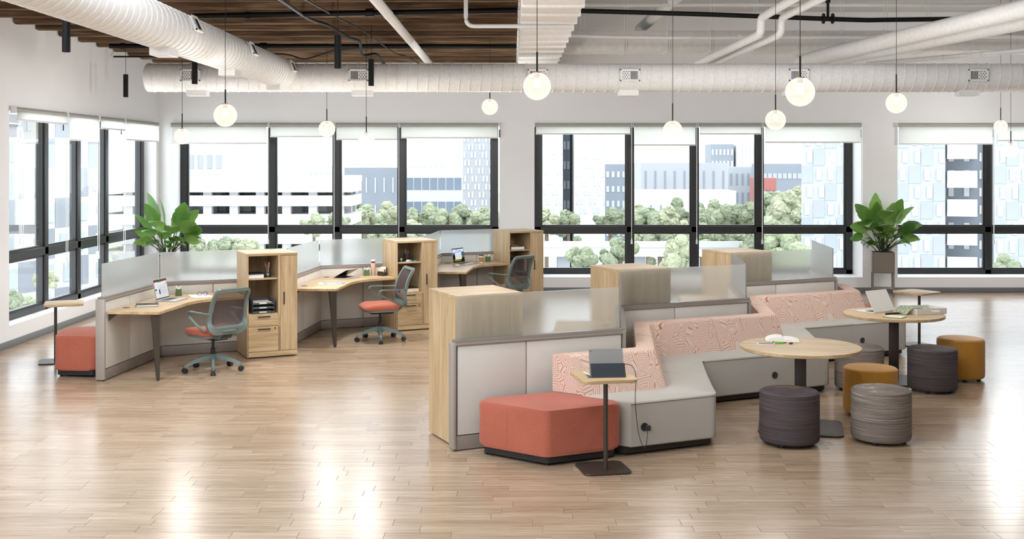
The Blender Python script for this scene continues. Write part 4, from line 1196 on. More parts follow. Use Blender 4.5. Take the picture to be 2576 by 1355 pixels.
# ------------------------------------------------------------------ things on desks and tables
DT = 0.7402
def laptop(label, x, y, z, rz, open_deg, lid_mat, screen=None, w=0.325, d=0.235):
    root = thing('laptop', label, 'laptop', (x, y, z), rz, 'laptops')
    base = done('base', prism(rrect(w, d, 0.012, 0, -d / 2), 0.001, 0.012, 0.002, 1), 'aluminium' if lid_mat != 'laptop_white' else 'laptop_white', root)
    done('keyboard', bx(-w * 0.42, w * 0.42, -d * 0.56, -d * 0.12, 0.0118, 0.0128), 'keys_black', base, 0)
    done('trackpad', bx(-0.05, 0.05, -d * 0.93, -d * 0.62, 0.0118, 0.0123), 'aluminium', base, 0)
    a = math.radians(90 - open_deg)          # lean of the lid from upright toward the user
    lid = done('lid', prism(rrect(w, d, 0.012, 0, d / 2), -0.003, 0.003, 0.0012, 1), lid_mat, root, 40, (0, 0, 0.013), (PI / 2 + a, 0, 0))
    done('bezel', bx(-w * 0.488, w * 0.488, 0.008, d - 0.006, 0.0028, 0.0036), 'screen_black', lid, 0)
    if screen:
        for (x0, x1, y0, y1, m, k) in screen:
            o = done('display', bx(w * (x0 - 0.5) * 0.94, w * (x1 - 0.5) * 0.94, 0.018 + (d - 0.036) * y0, 0.018 + (d - 0.036) * y1, 0.0034, 0.0037 + 0.0002 * k), m, lid, 0)
    return root
emis('scr_white', (240, 241, 244), 0.85); emis('scr_grey', (214, 216, 222), 0.8); emis('scr_red', (206, 60, 44), 0.8); emis('scr_green', (40, 170, 60), 0.8)
emis('scr_ink', (52, 52, 60), 0.6); emis('scr_page', (228, 229, 233), 0.85); emis('scr_bluesky', (120, 170, 226), 0.8); emis('scr_peak', (50, 110, 180), 0.8)
emis('scr_olive', (142, 146, 34), 0.7); emis('scr_dark', (34, 40, 34), 0.5); emis('scr_cloud', (224, 230, 244), 0.9); emis('scr_orange', (240, 150, 70), 0.8); emis('scr_bar', (110, 150, 220), 0.8)
doc = [(0, 1, 0, 0.93, 'scr_white', 0), (0, 0.24, 0.93, 1, 'scr_red', 0), (0.72, 1, 0.93, 1, 'scr_red', 0), (0.36, 0.54, 0.9, 0.97, 'scr_green', 1), (0.54, 0.58, 0.92, 0.96, 'scr_red', 1),
       (0.2, 0.97, 0.04, 0.76, 'scr_page', 1), (0.30, 0.38, 0.22, 0.5, 'scr_ink', 2), (0.02, 0.12, 0.44, 0.54, 'scr_ink', 1), (0.06, 0.10, 0.3, 0.36, 'scr_red', 1), (0.06, 0.1, 0.66, 0.7, 'scr_grey', 1), (0.9, 0.95, 0.74, 0.82, 'scr_red', 2)]
for i in range(5): doc.append((0.42 + i * 0.085, 0.46 + i * 0.085, 0.53, 0.57, ('scr_red', 'scr_grey', 'scr_orange', 'scr_grey', 'scr_orange')[i], 2))
for i in range(5):
    for j in range(3): doc.append((0.42 + i * 0.09, 0.49 + i * 0.09, 0.24 + j * 0.08, 0.30 + j * 0.08, 'scr_grey', 2))
laptop('open silver laptop showing a slide document on the nearest desk', -4.05, 13.13, DT, math.radians(80.8), 101, 'aluminium', doc)
laptop('silver laptop folded almost shut on the middle desk', -2.395, 15.69, DT, math.radians(66), 28, 'aluminium')
pic = [(0, 1, 0, 1, 'scr_dark', 0), (0, 1, 0.68, 1, 'scr_cloud', 1), (0.0, 0.25, 0.55, 0.72, 'scr_peak', 2), (0.8, 1, 0.52, 0.78, 'scr_peak', 2), (0.1, 0.7, 0.05, 0.24, 'scr_olive', 1), (0.8, 0.97, 0.32, 0.5, 'scr_olive', 1),
       (0.3, 0.5, 0.9, 0.97, 'scr_bluesky', 2), (0.6, 0.75, 0.86, 0.93, 'scr_bluesky', 2), (0.2, 0.78, 0.2, 0.74, 'scr_white', 3), (0.2, 0.78, 0.74, 0.79, 'scr_bar', 3), (0.24, 0.74, 0.3, 0.62, 'scr_page', 4)]
laptop('open silver laptop with a mountain wallpaper on the farthest desk', -0.842, 17.85, DT, math.radians(58.6), 100, 'aluminium', pic)
laptop('white laptop seen from behind on the farther round table', 3.997, 12.195, 0.7202, math.radians(214.8), 62, 'laptop_white', None, 0.35, 0.245)

def tissue_box(label, x, y, rz=0.3):
    root = thing('tissue_box', label, 'tissue box', (x, y, DT), rz, 'green tissue boxes')
    bm = bmesh.new(); s0, s1, h = 0.038, 0.034, 0.078
    vb = [bm.verts.new((a * s0, b * s0, 0.0005)) for a, b in ((-1, -1), (1, -1), (1, 1), (-1, 1))]; vt = [bm.verts.new((a * s1, b * s1, h)) for a, b in ((-1, -1), (1, -1), (1, 1), (-1, 1))]
    bm.faces.new(vb[::-1]); bm.faces.new(vt)
    for k in range(4): bm.faces.new((vb[k], vb[(k + 1) % 4], vt[(k + 1) % 4], vt[k]))
    done('carton', bm, 'tissue_green', root, 0)
    bm = bmesh.new()
    for s in (-1, 1):
        grid_surface(bm, lambda u, v, s=s: (s * (0.004 + 0.026 * v + 0.008 * math.sin(u * 5)), (u - 0.5) * (0.05 - 0.02 * v), h + 0.042 * v * (1 - 0.3 * abs(u - 0.5))), 6, 4)
    done('tissue', bm, 'paper', root, 60)
tissue_box('green tissue box on the nearest desk', -3.995, 13.56)
tissue_box('green tissue box on the middle desk beside the bottle', -2.057, 15.97)
tissue_box('green tissue box on the farthest desk beside the coffee cup', -0.40, 18.25)
# notebooks, pen, papers, glasses
def book(name, label, cat, x, y, z, rz, w, d, h, cover, page='paper', group=None):
    root = thing(name, label, cat, (x, y, z), rz, group)
    done('page_block', bx(-w / 2 + 0.003, w / 2 - 0.004, -d / 2 + 0.004, d / 2 - 0.004, 0.0025, h - 0.0025), page, root, 0)
    bm = boxes([(-w / 2, w / 2, -d / 2, d / 2, 0.0003, 0.003), (-w / 2, w / 2, -d / 2, d / 2, h - 0.003, h), (-w / 2, -w / 2 + 0.003, -d / 2, d / 2, 0.002, h - 0.002)])
    done('cover', bm, cover, root, 0)
    return root
book('notebook', 'black notebook lying near the edge of the nearest desk', 'notebook', -4.06, 12.6, DT, math.radians(18), 0.24, 0.17, 0.022, 'black_plastic')
def rod_thing(name, label, cat, p, q, r, mat, tip=None):
    P = Vector(p); root = thing(name, label, cat, P)
    bm = bmesh.new(); d = Vector(q) - P; cyl(bm, (0, 0, 0), d, r, 10); done('barrel', bm, mat, root)
    if tip:
        bm = bmesh.new(); cyl(bm, d, d * 1.16, r * 0.75, 10, r * 0.25); done('tip', bm, tip, root)
    return root
rod_thing('pen', 'silver pen lying on the black notebook', 'pen', (-4.13, 12.62, DT + 0.0285), (-3.985, 12.66, DT + 0.0285), 0.0055, 'aluminium', 'graphite')
def sheet_stack(name, label, x, y, z, rz, sheets, cat='papers'):
    root = thing(name, label, cat, (x, y, z), rz)
    for k, (w, d, dx_, dy_, r_, m) in enumerate(sheets):
        bm = bmesh.new(); box(bm, -w / 2, w / 2, -d / 2, d / 2, 0.0004 + 0.0011 * k, 0.0012 + 0.0011 * k)
        done('sheet', bm, m, root, 0, (dx_, dy_, 0), (0, 0, r_))
    return root
sheet_stack('paper_stack', 'loose white papers under the blue eyeglasses on the nearest desk', -3.72, 13.50, DT, math.radians(30), [(0.21, 0.297, 0, 0, 0, 'paper'), (0.21, 0.297, 0.02, 0.01, 0.15, 'paper'), (0.21, 0.297, -0.01, 0.02, -0.1, 'paper')])
gl_ = thing('eyeglasses', 'blue eyeglasses lying on the papers of the nearest desk', 'eyeglasses', (-3.70, 13.53, DT + 0.004), math.radians(20))
for s in (-1, 1):
    bm = bmesh.new(); sweep(bm, [(s * 0.034 + 0.026 * math.cos(2 * PI * k / 20), 0.0, 0.024 + 0.021 * math.sin(2 * PI * k / 20)) for k in range(20)], circ(0.0026, 6), up=(0, 1, 0), closed=True)
    done('rim', bm, 'blue_plastic', gl_)
    bm = bmesh.new(); sweep(bm, bez([(s * 0.06, 0, 0.03), (s * 0.058, 0.07, 0.02), (s * 0.054, 0.11, 0.006), (s * 0.05, 0.14, 0.004)], 4), circ(0.0026, 6)); done('temple', bm, 'blue_plastic', gl_)
bm = bmesh.new(); cyl(bm, (-0.009, 0, 0.03), (0.009, 0, 0.03), 0.0024, 6); done('bridge', bm, 'blue_plastic', gl_)
# middle desk
sheet_stack('magazines', 'two pale magazines lying on the middle desk', -2.41, 14.93, DT, math.radians(8), [(0.30, 0.22, 0, 0, 0, 'pink_print'), (0.30, 0.22, 0.003, 0.003, 0.02, 'paper'), (0.29, 0.21, 0.05, 0.03, 0.22, 'paper'), (0.285, 0.21, 0.05, 0.03, 0.2, 'scr_cloud'), (0.12, 0.05, 0.02, -0.02, 0.2, 'paper')], 'magazine')  # one sheet takes an emissive screen colour, so it glows by itself
bt = thing('bottle', 'tall blush vacuum bottle with a dark cap on the middle desk', 'bottle', (-1.972, 16.02, DT))
done('body', lathe([(0, 0.0005), (0.031, 0.0005), (0.033, 0.003), (0.033, 0.165), (0.030, 0.175), (0, 0.175)], 24), 'blush', bt)
done('base_ring', lathe([(0.0335, 0.002), (0.0335, 0.014), (0.0328, 0.014), (0.0328, 0.002)], 24), 'aluminium', bt)
done('collar', lathe([(0, 0.175), (0.029, 0.175), (0.029, 0.196), (0, 0.196)], 24), 'bronze_dark', bt)
done('cap', lathe([(0, 0.196), (0.031, 0.196), (0.031, 0.213), (0.027, 0.218), (0, 0.218)], 24), 'laptop_white', bt)
lh = thing('letter_holder', 'dark wire letter holder with envelopes on the middle desk', 'letter holder', (-1.835, 15.96, DT), math.radians(-38))
done('tray', boxes([(-0.055, 0.055, -0.04, 0.04, 0.0005, 0.003), (-0.055, 0.055, -0.042, -0.04, 0, 0.062), (-0.055, 0.055, 0.0, 0.002, 0, 0.09), (-0.055, 0.055, 0.04, 0.042, 0, 0.11), (-0.057, -0.055, -0.042, 0.042, 0, 0.05), (0.055, 0.057, -0.042, 0.042, 0, 0.05)]), 'bronze_dark', lh, 0)
for k, (y, h, m) in enumerate(((-0.03, 0.1, 'paper_cream'), (-0.02, 0.088, 'paper'), (-0.01, 0.105, 'paper'), (0.012, 0.12, 'paper'), (0.024, 0.125, 'paper'), (0.033, 0.11, 'red_print'))):
    done('envelope', boxes([(-0.05 + 0.006 * (k % 3), 0.046, y, y + 0.002, 0.004, h)]), m, lh, 0)
# farthest desk
cp = thing('coffee_cup', 'takeaway coffee cup with kraft sleeve and dark lid on the farthest desk', 'cup', (-0.50, 17.97, DT))
done('cup_body', lathe([(0, 0.0005), (0.029, 0.0005), (0.041, 0.108), (0, 0.108)], 24), 'paper', cp)
done('sleeve', lathe([(0.0312, 0.016), (0.0402, 0.09), (0.0395, 0.09), (0.0305, 0.016)], 24), 'kraft', cp)
done('rim_band', lathe([(0, 0.108), (0.043, 0.108), (0.043, 0.114), (0, 0.114)], 24), 'paper', cp)
done('lid', lathe([(0, 0.114), (0.041, 0.114), (0.036, 0.13), (0, 0.13)], 24), 'black_plastic', cp)
ms = thing('mouse', 'white computer mouse on the farthest desk', 'mouse', (-0.852, 17.40, DT), math.radians(40))
bm = bmesh.new(); bmesh.ops.create_uvsphere(bm, u_segments=20, v_segments=10, radius=1.0)
for v in bm.verts: v.co = Vector((v.co.x * 0.031, v.co.y * 0.055, max(0.001, 0.012 + v.co.z * 0.02)))
done('shell', bm, 'laptop_white', ms, 60)
done('wheel', boxes([(-0.003, 0.003, 0.018, 0.032, 0.027, 0.0305)]), 'graphite', ms, 0)

# things inside the towers (placed in each tower's own frame)
def in_tower(k, x, y):
    m = Matrix.Translation(TW[k].location) @ Matrix.Rotation(RB, 4, 'Z')
    v = m @ Vector((x, y, 0)); return v.x, v.y
SH, LO = 0.9505, 0.5275
x, y = in_tower(0, 0.115, 0.13)
book('book', 'thick white book on the upper shelf of the nearest tower', 'book', x, y, SH, RB, 0.19, 0.2, 0.042, 'paper')
book('tray_lid', 'flat black tablet case lying on the white book in the nearest tower', 'case', x - 0.01, y, SH + 0.0425, RB + 0.1, 0.18, 0.19, 0.016, 'black_plastic', 'graphite')
x, y = in_tower(0, 0.275, 0.15)
hp = thing('pencil_holder', 'clear cup of pencils in a dark holder, nearest tower shelf', 'pencil holder', (x, y, SH), RB)
done('holder', bx(-0.042, 0.042, -0.03, 0.03, 0.0003, 0.045, 0.003), 'black_plastic', hp)
bm = bmesh.new(); bm.faces.new([bm.verts.new(v) for v in ((-0.016, -0.0305, 0.042), (0.016, -0.0305, 0.042), (0, -0.0305, 0.006))]); done('triangle_mark', bm, 'paper_cream', hp, 0)
bm = bmesh.new(); bm.faces.new([bm.verts.new(v) for v in ((-0.012, -0.0309, 0.032), (0.012, -0.0309, 0.032), (0.008, -0.0309, 0.022), (-0.008, -0.0309, 0.022))]); done('triangle_band', bm, 'teal', hp, 0)
done('cup', lathe([(0, 0.046), (0.022, 0.046), (0.027, 0.115), (0.0255, 0.115), (0.021, 0.049), (0, 0.049)], 18), 'pane_glass', hp)
for k, (a, m) in enumerate(((0.2, 'red_print'), (1.4, 'orange_pencil'), (2.6, 'orange_pencil'), (4.0, 'teal'), (5.3, 'paper'))):
    bm = bmesh.new(); cyl(bm, (0.012 * math.cos(a), 0.012 * math.sin(a), 0.05), (0.034 * math.cos(a), 0.02 * math.sin(a), 0.165 + 0.012 * (k % 3)), 0.0035, 6); done('pencil', bm, m, hp)
x, y = in_tower(0, 0.20, 0.17)
lt = thing('letter_tray', 'stack of dark slate letter trays with papers in the nearest tower', 'letter tray', (x, y, LO), RB)
for k in range(3):
    z = 0.004 + k * 0.052
    bm = boxes([(-0.13, 0.13, -0.15, 0.15, z, z + 0.004), (-0.13, -0.126, -0.15, 0.15, z, z + 0.05), (0.126, 0.13, -0.15, 0.15, z, z + 0.05), (-0.13, 0.13, 0.146, 0.15, z, z + 0.05), (-0.13, -0.05, -0.152, -0.148, z, z + 0.02), (0.04, 0.13, -0.152, -0.148, z, z + 0.02)])
    tr_ = done('tray', bm, 'slate', lt, 0)
    done('paper_pile', boxes([(-0.105, 0.11, -0.145, 0.14, z + 0.005, z + 0.016 + 0.004 * (k == 2))]), 'paper', tr_, 0)
# middle tower
x, y = in_tower(1, 0.10, 0.12)
hb = thing('stamp_holder', 'small dark holder with a colourful triangle on the middle tower shelf', 'holder', (x, y, SH), RB)
done('holder', bx(-0.05, 0.04, -0.03, 0.03, 0.0003, 0.05, 0.003), 'black_plastic', hb)
bm = bmesh.new(); bm.faces.new([bm.verts.new(v) for v in ((-0.016, -0.0305, 0.046), (0.016, -0.0305, 0.046), (0, -0.0305, 0.008))]); done('triangle_mark', bm, 'paper_cream', hb, 0)
bm = bmesh.new(); bm.faces.new([bm.verts.new(v) for v in ((-0.012, -0.0309, 0.036), (0.012, -0.0309, 0.036), (0.008, -0.0309, 0.026), (-0.008, -0.0309, 0.026))]); done('triangle_band', bm, 'teal', hb, 0)
x, y = in_tower(1, 0.215, 0.20)
mc = thing('mesh_cup', 'dark mesh pen cup on the middle tower shelf', 'pen cup', (x, y, SH), RB)
done('cup', lathe([(0, 0.0005), (0.04, 0.0005), (0.044, 0.1), (0.042, 0.1), (0.038, 0.004), (0, 0.004)], 20), 'graphite', mc)
for k, a in enumerate((0.3, 2.0, 3.9)):
    bm = bmesh.new(); cyl(bm, (0.01 * math.cos(a), 0.01 * math.sin(a), 0.005), (0.03 * math.cos(a), 0.02 * math.sin(a), 0.14 + 0.01 * k), 0.006 if k == 1 else 0.0035, 6); done('pen', bm, ('aluminium', 'black_plastic', 'aluminium')[k], mc)
x, y = in_tower(1, 0.195, 0.08); er = tag(done('eraser', bx(-0.026, 0.026, -0.012, 0.012, 0, 0.024, 0.003), 'paper', None, 40, (x, y, SH + 0.0003), (0, 0, RB)), 'white eraser block on the middle tower shelf', 'eraser')
x, y = in_tower(1, 0.24, 0.085); tag(done('sharpener', bx(-0.011, 0.011, -0.01, 0.01, 0, 0.02, 0.003), 'aluminium', None, 40, (x, y, SH + 0.0003), (0, 0, RB)), 'small silver sharpener beside the white eraser', 'sharpener')
x, y = in_tower(1, 0.30, 0.09); tag(done('sticky_notes', bx(-0.024, 0.024, -0.015, 0.015, 0, 0.014, 0.002), 'teal', None, 40, (x, y, SH + 0.0003), (0, 0, RB + 0.3)), 'turquoise sticky note block on the middle tower shelf', 'notes')
x, y = in_tower(1, 0.20, 0.16)
book('file_box', 'cream and black file box lying in the middle tower', 'box', x, y, LO, RB + 0.08, 0.29, 0.24, 0.055, 'black_plastic', 'paper_cream')
# farthest tower
x, y = in_tower(2, 0.17, 0.14)
book('book', 'thick white book on the upper shelf of the farthest tower', 'book', x, y, SH, RB, 0.24, 0.2, 0.05, 'black_plastic', 'paper')
book('phone_case', 'slim brown case on top of the book in the farthest tower', 'case', x - 0.02, y, SH + 0.0505, RB + 0.1, 0.14, 0.1, 0.014, 'kraft', 'graphite')
for k, (xx, m1, h) in enumerate(((0.10, 'folder_blue', 0.26), (0.165, 'graphite', 0.28), (0.295, 'graphite', 0.28))):
    x, y = in_tower(2, xx, 0.17)
    mf = thing('magazine_file', ('dark magazine file with a blue folder in the farthest tower', 'dark magazine file holding a grey binder in the farthest tower', 'dark magazine file holding white and red booklets in the farthest tower')[k], 'magazine file', (x, y, LO), RB, 'magazine files')
    done('case', boxes([(-0.05, 0.05, -0.12, 0.12, 0.0004, 0.003), (-0.05, 0.05, -0.12, -0.117, 0, 0.075), (-0.05, -0.047, -0.12, 0.12, 0, 0.075), (0.047, 0.05, -0.12, 0.12, 0, 0.075), (-0.05, 0.05, 0.117, 0.12, 0, 0.2)]), 'graphite', mf, 0)
    if k < 2: done('folder', boxes([(-0.03, 0.0, -0.11, 0.11, 0.004, h)]), m1, mf, 0)
    else:
        done('binder', boxes([(-0.044, -0.005, -0.11, 0.11, 0.004, h)]), 'graphite', mf, 0)
        for j, m2 in enumerate(('paper', 'red_print', 'paper', 'paper_cream')): done('booklet', boxes([(0.0 + j * 0.01, 0.008 + j * 0.01, -0.11, 0.11, 0.004, h - 0.01)]), m2, mf, 0)

# near round table
RT = 0.7202
ob = thing('open_book', 'thick open book with tab notes on the near round table', 'book', (2.44, 10.27, RT), math.radians(-12))
for s in (-1, 1):
    bm = bmesh.new()
    pts = []
    W_ = 0.15
    for k in range(11):
        t = k / 10
        z = (0.012 + 0.030 * math.sin(PI * min(1, 0.25 + t * 0.75)) ** 0.8) if s < 0 else (0.006 + 0.022 * math.sin(PI * min(1, 0.3 + t * 0.7)) ** 0.8)
        pts.append((s * W_ * t, z))
    sec = [(0, 0.002)] + pts[0:] + [(s * W_, 0.002)]
    a = [bm.verts.new((x_, -0.1, z_)) for x_, z_ in sec]; b = [bm.verts.new((x_, 0.1, z_)) for x_, z_ in sec]
    n = len(sec)
    bm.faces.new(a); bm.faces.new(b[::-1])
    for k in range(n): bm.faces.new((a[k], a[(k + 1) % n], b[(k + 1) % n], b[k]))
    done('page_block', bm, 'paper', ob, 50)
done('cover', bx(-0.155, 0.155, -0.104, 0.104, 0.0003, 0.0022), 'kraft', ob, 0)
for k, m in enumerate(('orange_pencil', 'pink_print', 'skin_tan')): done('tab_note', boxes([(-0.09 + k * 0.03, -0.075 + k * 0.03, -0.112, -0.098, 0.007, 0.008)]), m, ob, 0)
ph = thing('phone', 'white-edged smartphone lying on the near round table', 'phone', (2.245, 10.05, RT), math.radians(-12))
done('shell', prism(rrect(0.15, 0.075, 0.01), 0.0003, 0.008, 0.0015, 1), 'laptop_white', ph); done('glass_front', bx(-0.066, 0.066, -0.033, 0.033, 0.0078, 0.0084), 'slate', ph, 0)
hl = thing('highlighter', 'bright green highlighter pen on the near round table', 'highlighter', (2.33, 10.10, RT), math.radians(-5))
done('barrel', bx(0, 0.08, -0.009, 0.009, 0.0003, 0.015, 0.004), 'bright_green', hl)
bm = bmesh.new(); cyl(bm, (0.08, 0, 0.008), (0.098, 0, 0.008), 0.006, 10, 0.003); cyl(bm, (0.098, 0, 0.008), (0.108, 0, 0.008), 0.003, 8, 0.0015); done('tip', bm, 'black_plastic', hl)
us = thing('usb_stick', 'small dark memory stick on the near round table', 'memory stick', (2.472, 10.08, RT), math.radians(50))
done('body', bx(-0.018, 0.018, -0.01, 0.01, 0.0003, 0.013, 0.002), 'graphite', us); done('port', bx(-0.026, -0.018, -0.006, 0.006, 0.003, 0.009), 'black_plastic', us, 0)
# far round table
pd = thing('note_pad', 'green notepad with a cream top page on the farther round table', 'notepad', (3.985, 11.83, RT), math.radians(-38))
done('cover', bx(-0.10, 0.10, -0.085, 0.085, 0.0003, 0.004, 0.001, 1), 'pad_green', pd); done('pages', bx(-0.085, 0.095, -0.078, 0.08, 0.004, 0.009), 'paper_cream', pd, 0)
rod_thing('marker', 'thick black marker resting on the green notepad', 'marker', (3.92, 11.93, RT + 0.02), (4.075, 11.97, RT + 0.02), 0.011, 'black_plastic', 'graphite')
ty = thing('serving_tray', 'white rectangular tray with cut-out handles on the farther round table', 'tray', (4.40, 12.17, RT), math.radians(17))
w, d, h, t = 0.37, 0.30, 0.062, 0.009
done('base', bx(-w / 2, w / 2, -d / 2, d / 2, 0.0005, 0.006, 0.001, 1), 'stone_white', ty)
bm = boxes([(-w / 2, -w / 2 + t, -d / 2, d / 2, 0.006, h), (w / 2 - t, w / 2, -d / 2, d / 2, 0.006, h), (-w / 2 + t, w / 2 - t, d / 2 - t, d / 2, 0.006, h),
            (-w / 2 + t, -0.02, -d / 2, -d / 2 + t, 0.006, h), (0.10, w / 2 - t, -d / 2, -d / 2 + t, 0.006, h), (-0.02, 0.10, -d / 2, -d / 2 + t, 0.006, 0.022), (-0.02, 0.10, -d / 2, -d / 2 + t, 0.047, h)])
done('rim', bm, 'stone_white', ty, 0)
np_ = thing('napkin', 'green leaf-print napkin draped over the edge of the white tray', 'napkin', (4.40, 12.17, RT), math.radians(17))
bm = bmesh.new()
def nap(u, v):
    x = -0.31 + 0.42 * u; y = -0.12 + 0.25 * v
    if x < -0.195: z = max(0.004, 0.066 - (-0.195 - x) * 0.62)
    else: z = 0.068 - 0.02 * min(1, max(0, (x + 0.16) / 0.25))
    return (x, y + 0.02 * math.sin(u * 6), z + 0.004 * math.sin(v * 11 + u * 5))
grid_surface(bm, nap, 18, 12); r_ = bmesh.ops.solidify(bm, geom=bm.faces[:], thickness=0.0015)
done('cloth', bm, 'napkin_print', np_, 60)
# tablet on the foreground table
tb = thing('tablet', 'silver tablet propped on its dark folding cover, seen from behind', 'tablet', (0.715, 8.60, 0.7152), math.radians(5))
a = math.radians(-17)
sl_ = done('slate', prism(rrect(0.262, 0.195, 0.008, 0, 0.0975), -0.004, 0.004, 0.0015, 1), 'tablet_grey', tb, 40, (0, 0.01, 0.006), (PI / 2 + a, 0, 0))
done('glass_front', bx(-0.125, 0.125, 0.006, 0.189, -0.0048, -0.0038), 'screen_black', sl_, 0)
done('camera_lens', lathe([(0, 0.0046), (0.004, 0.0046), (0.004, 0.0035), (0, 0.0035)], 10, None, -0.118, 0.18), 'screen_black', sl_)
bm = bmesh.new(); bm.faces.new([bm.verts.new(v) for v in ((-0.131, -0.075, 0.001), (0.131, -0.075, 0.001), (0.131, -0.018, 0.098), (-0.131, -0.018, 0.098))])
bmesh.ops.solidify(bm, geom=bm.faces[:], thickness=0.003); done('kickstand', bm, 'slate', tb, 0)
done('cover_flap', bx(-0.155, 0.128, -0.076, 0.04, 0.0003, 0.003), 'slate', tb, 0)
rod_thing('stylus', 'white stylus lying beside the tablet', 'stylus', (0.545, 8.72, 0.7205), (0.585, 8.61, 0.7205), 0.0045, 'paper', 'laptop_white')
cb = thing('charging_cable', 'thin black charging cable running from the tablet down to the sofa outlet', 'cable', (0.845, 8.60, 0.80))
oc = bpt(d1_, -0.232, 0.822)
pp = [(0.845, 8.605, 0.80), (0.872, 8.605, 0.802), (0.915, 8.62, 0.775), (0.936, 8.62, 0.70), (0.93, 8.62, 0.55), (0.94, 8.63, 0.40), (0.965, 8.68, 0.25), (1.0, 8.76, 0.15), (1.035, 8.86, 0.11), (1.06, 8.97, 0.13), (oc.x, oc.y, 0.205)]
bm = bmesh.new(); sweep(bm, [Vector(p) - Vector((0.845, 8.60, 0.80)) for p in bez(pp, 7)], circ(0.0025, 6)); done('cord', bm, 'black_plastic', cb)
bm = bmesh.new(); box(bm, -0.017, 0.017, -0.012, 0.022, -0.02, 0.018); done('plug', bm, 'graphite', cb, 0, (oc.x - 0.845, oc.y - 8.60, 0.226 - 0.80), (0, 0, RB + PI))
# ------------------------------------------------------------------ the town outside
GZ = -22.0
plain('ext_pale', (185, 187, 187), 0.8, var=0.04, nscale=0.2); plain('ext_grey', (160, 163, 168), 0.8, var=0.04, nscale=0.2); plain('ext_slate', (128, 134, 143), 0.8, var=0.05, nscale=0.2)  # building tones paled, haze and glare outside are put into the colour
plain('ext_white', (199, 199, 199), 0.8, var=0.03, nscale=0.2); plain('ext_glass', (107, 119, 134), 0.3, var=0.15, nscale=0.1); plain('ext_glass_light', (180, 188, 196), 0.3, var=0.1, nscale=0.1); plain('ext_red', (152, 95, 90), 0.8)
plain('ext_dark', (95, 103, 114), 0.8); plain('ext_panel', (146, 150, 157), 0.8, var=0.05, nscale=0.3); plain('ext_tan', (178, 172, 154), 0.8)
plain('grass_far', (172, 174, 164), 0.9, var=0.25, nscale=0.06); plain('water_far', (160, 166, 158), 0.25, var=0.05); plain('trunk_far', (110, 98, 84), 0.9)
g = N('tree_far'); c = g.coords(); oi = g.n('ObjectInfo'); nz = g.n('TexNoise', Vector=c, Scale=0.8, Detail=4.0)
f = g.math('ADD', g.math('MULTIPLY', nz, 0.6), g.math('MULTIPLY', (oi, 5), 0.4))
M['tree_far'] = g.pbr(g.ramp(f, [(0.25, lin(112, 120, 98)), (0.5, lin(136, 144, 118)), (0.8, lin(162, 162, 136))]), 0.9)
struct(done('ground', bx(-400, 500, 24, 900, GZ - 1, GZ), 'grass_far', smooth=0), 'pale grass and ground of the town far below')
wt = tag(done('river', bx(3, 12.5, 72.5, 84, GZ, GZ + 0.05), 'water_far', None, 0), 'calm pale river below the windows', 'water')
def PX(px, Y): return (px - 1290) * Y / 2853.8
def PZ(py, Y): return EYE - (py - 408.4) * Y / 2853.8
win_cache = {}
def building(name, label, x0, x1, top, Y, depth, wall, cols, rws, win, ww=0.55, wh=0.6, zmin=None, roof=True, stagger=0, cat='building', group='buildings outside'):
    """x0,x1,top in metres; windows are boxes set proud of the front wall"""
    root = thing(name, label, cat, ((x0 + x1) / 2, Y, GZ), 0, group)
    w = x1 - x0; H_ = top - GZ
    done('wall', bx(-w / 2, w / 2, 0, depth, 0, H_), wall, root, 0)
    if roof: done('parapet', boxes([(-w / 2, w / 2, 0.0, depth, H_, H_ + 0.5)]), wall, root, 0)
    z0 = max(1.5, (zmin - GZ) if zmin is not None else 1.5)
    fh = (H_ - z0) / rws; cw = w / cols
    src = pan = None
    for j in range(rws):
        for i in range(cols):
            if stagger and (i + j * stagger) % 3 == 0:
                if stagger == 2:
                    xx = -w / 2 + (i + 0.5) * cw; zz = z0 + (j + 0.5) * fh
                    if pan is None: pan = done('facade_panel', boxes([(-cw * 0.49, cw * 0.49, -0.04, 0.02, -fh * 0.49, fh * 0.49)]), 'ext_panel', root, 0, (xx, 0, zz))
                    else: again(pan, root, (xx, 0, zz))
                continue
            x = -w / 2 + (i + 0.5) * cw + ((j % 2) * 0.22 * cw if stagger else 0); z = z0 + (j + 0.5) * fh
            if x + cw * ww / 2 > w / 2: continue
            if src is None: src = done('window', boxes([(-cw * ww / 2, cw * ww / 2, -0.08, 0.02, -fh * wh / 2, fh * wh / 2)]), win, root, 0, (x, 0, z))
            else: again(src, root, (x, 0, z))
    return root
b = lambda *a, **k: building(*a, **k)
Y = 150
b('office_block', 'dark slate office block seen through the third pane of the left window', PX(866, Y), PX(1000, Y), PZ(431, Y), Y, 9, 'ext_slate', 6, 6, 'ext_glass_light', 0.14, 0.55)
Y = 170
b('office_block', 'pale office block with window bands right of the dark slate block', PX(1000, Y), PX(1162, Y), PZ(432, Y), Y, 9, 'ext_pale', 8, 6, 'ext_glass', 0.86, 0.5)
Y = 130
b('patterned_tower', 'tall grey tower with staggered windows at the right of the left window', PX(1164, Y), PX(1246, Y), PZ(300, Y), Y, 12, 'ext_grey', 9, 13, 'ext_white', 0.5, 0.72, zmin=PZ(560, Y), stagger=1)
Y = 110
b('white_tower', 'tall white tower, left slab, at the left of the middle window', PX(1340, Y), PX(1416, Y), PZ(290, Y), Y, 12, 'ext_white', 7, 11, 'ext_glass_light', 0.5, 0.7, zmin=PZ(570, Y), stagger=1)
b('core_tower', 'dark recessed strip between the two white tower slabs', PX(1419.5, Y), PX(1438, Y), PZ(288, Y), Y + 3, 8, 'ext_dark', 2, 14, 'ext_grey', 0.6, 0.4)
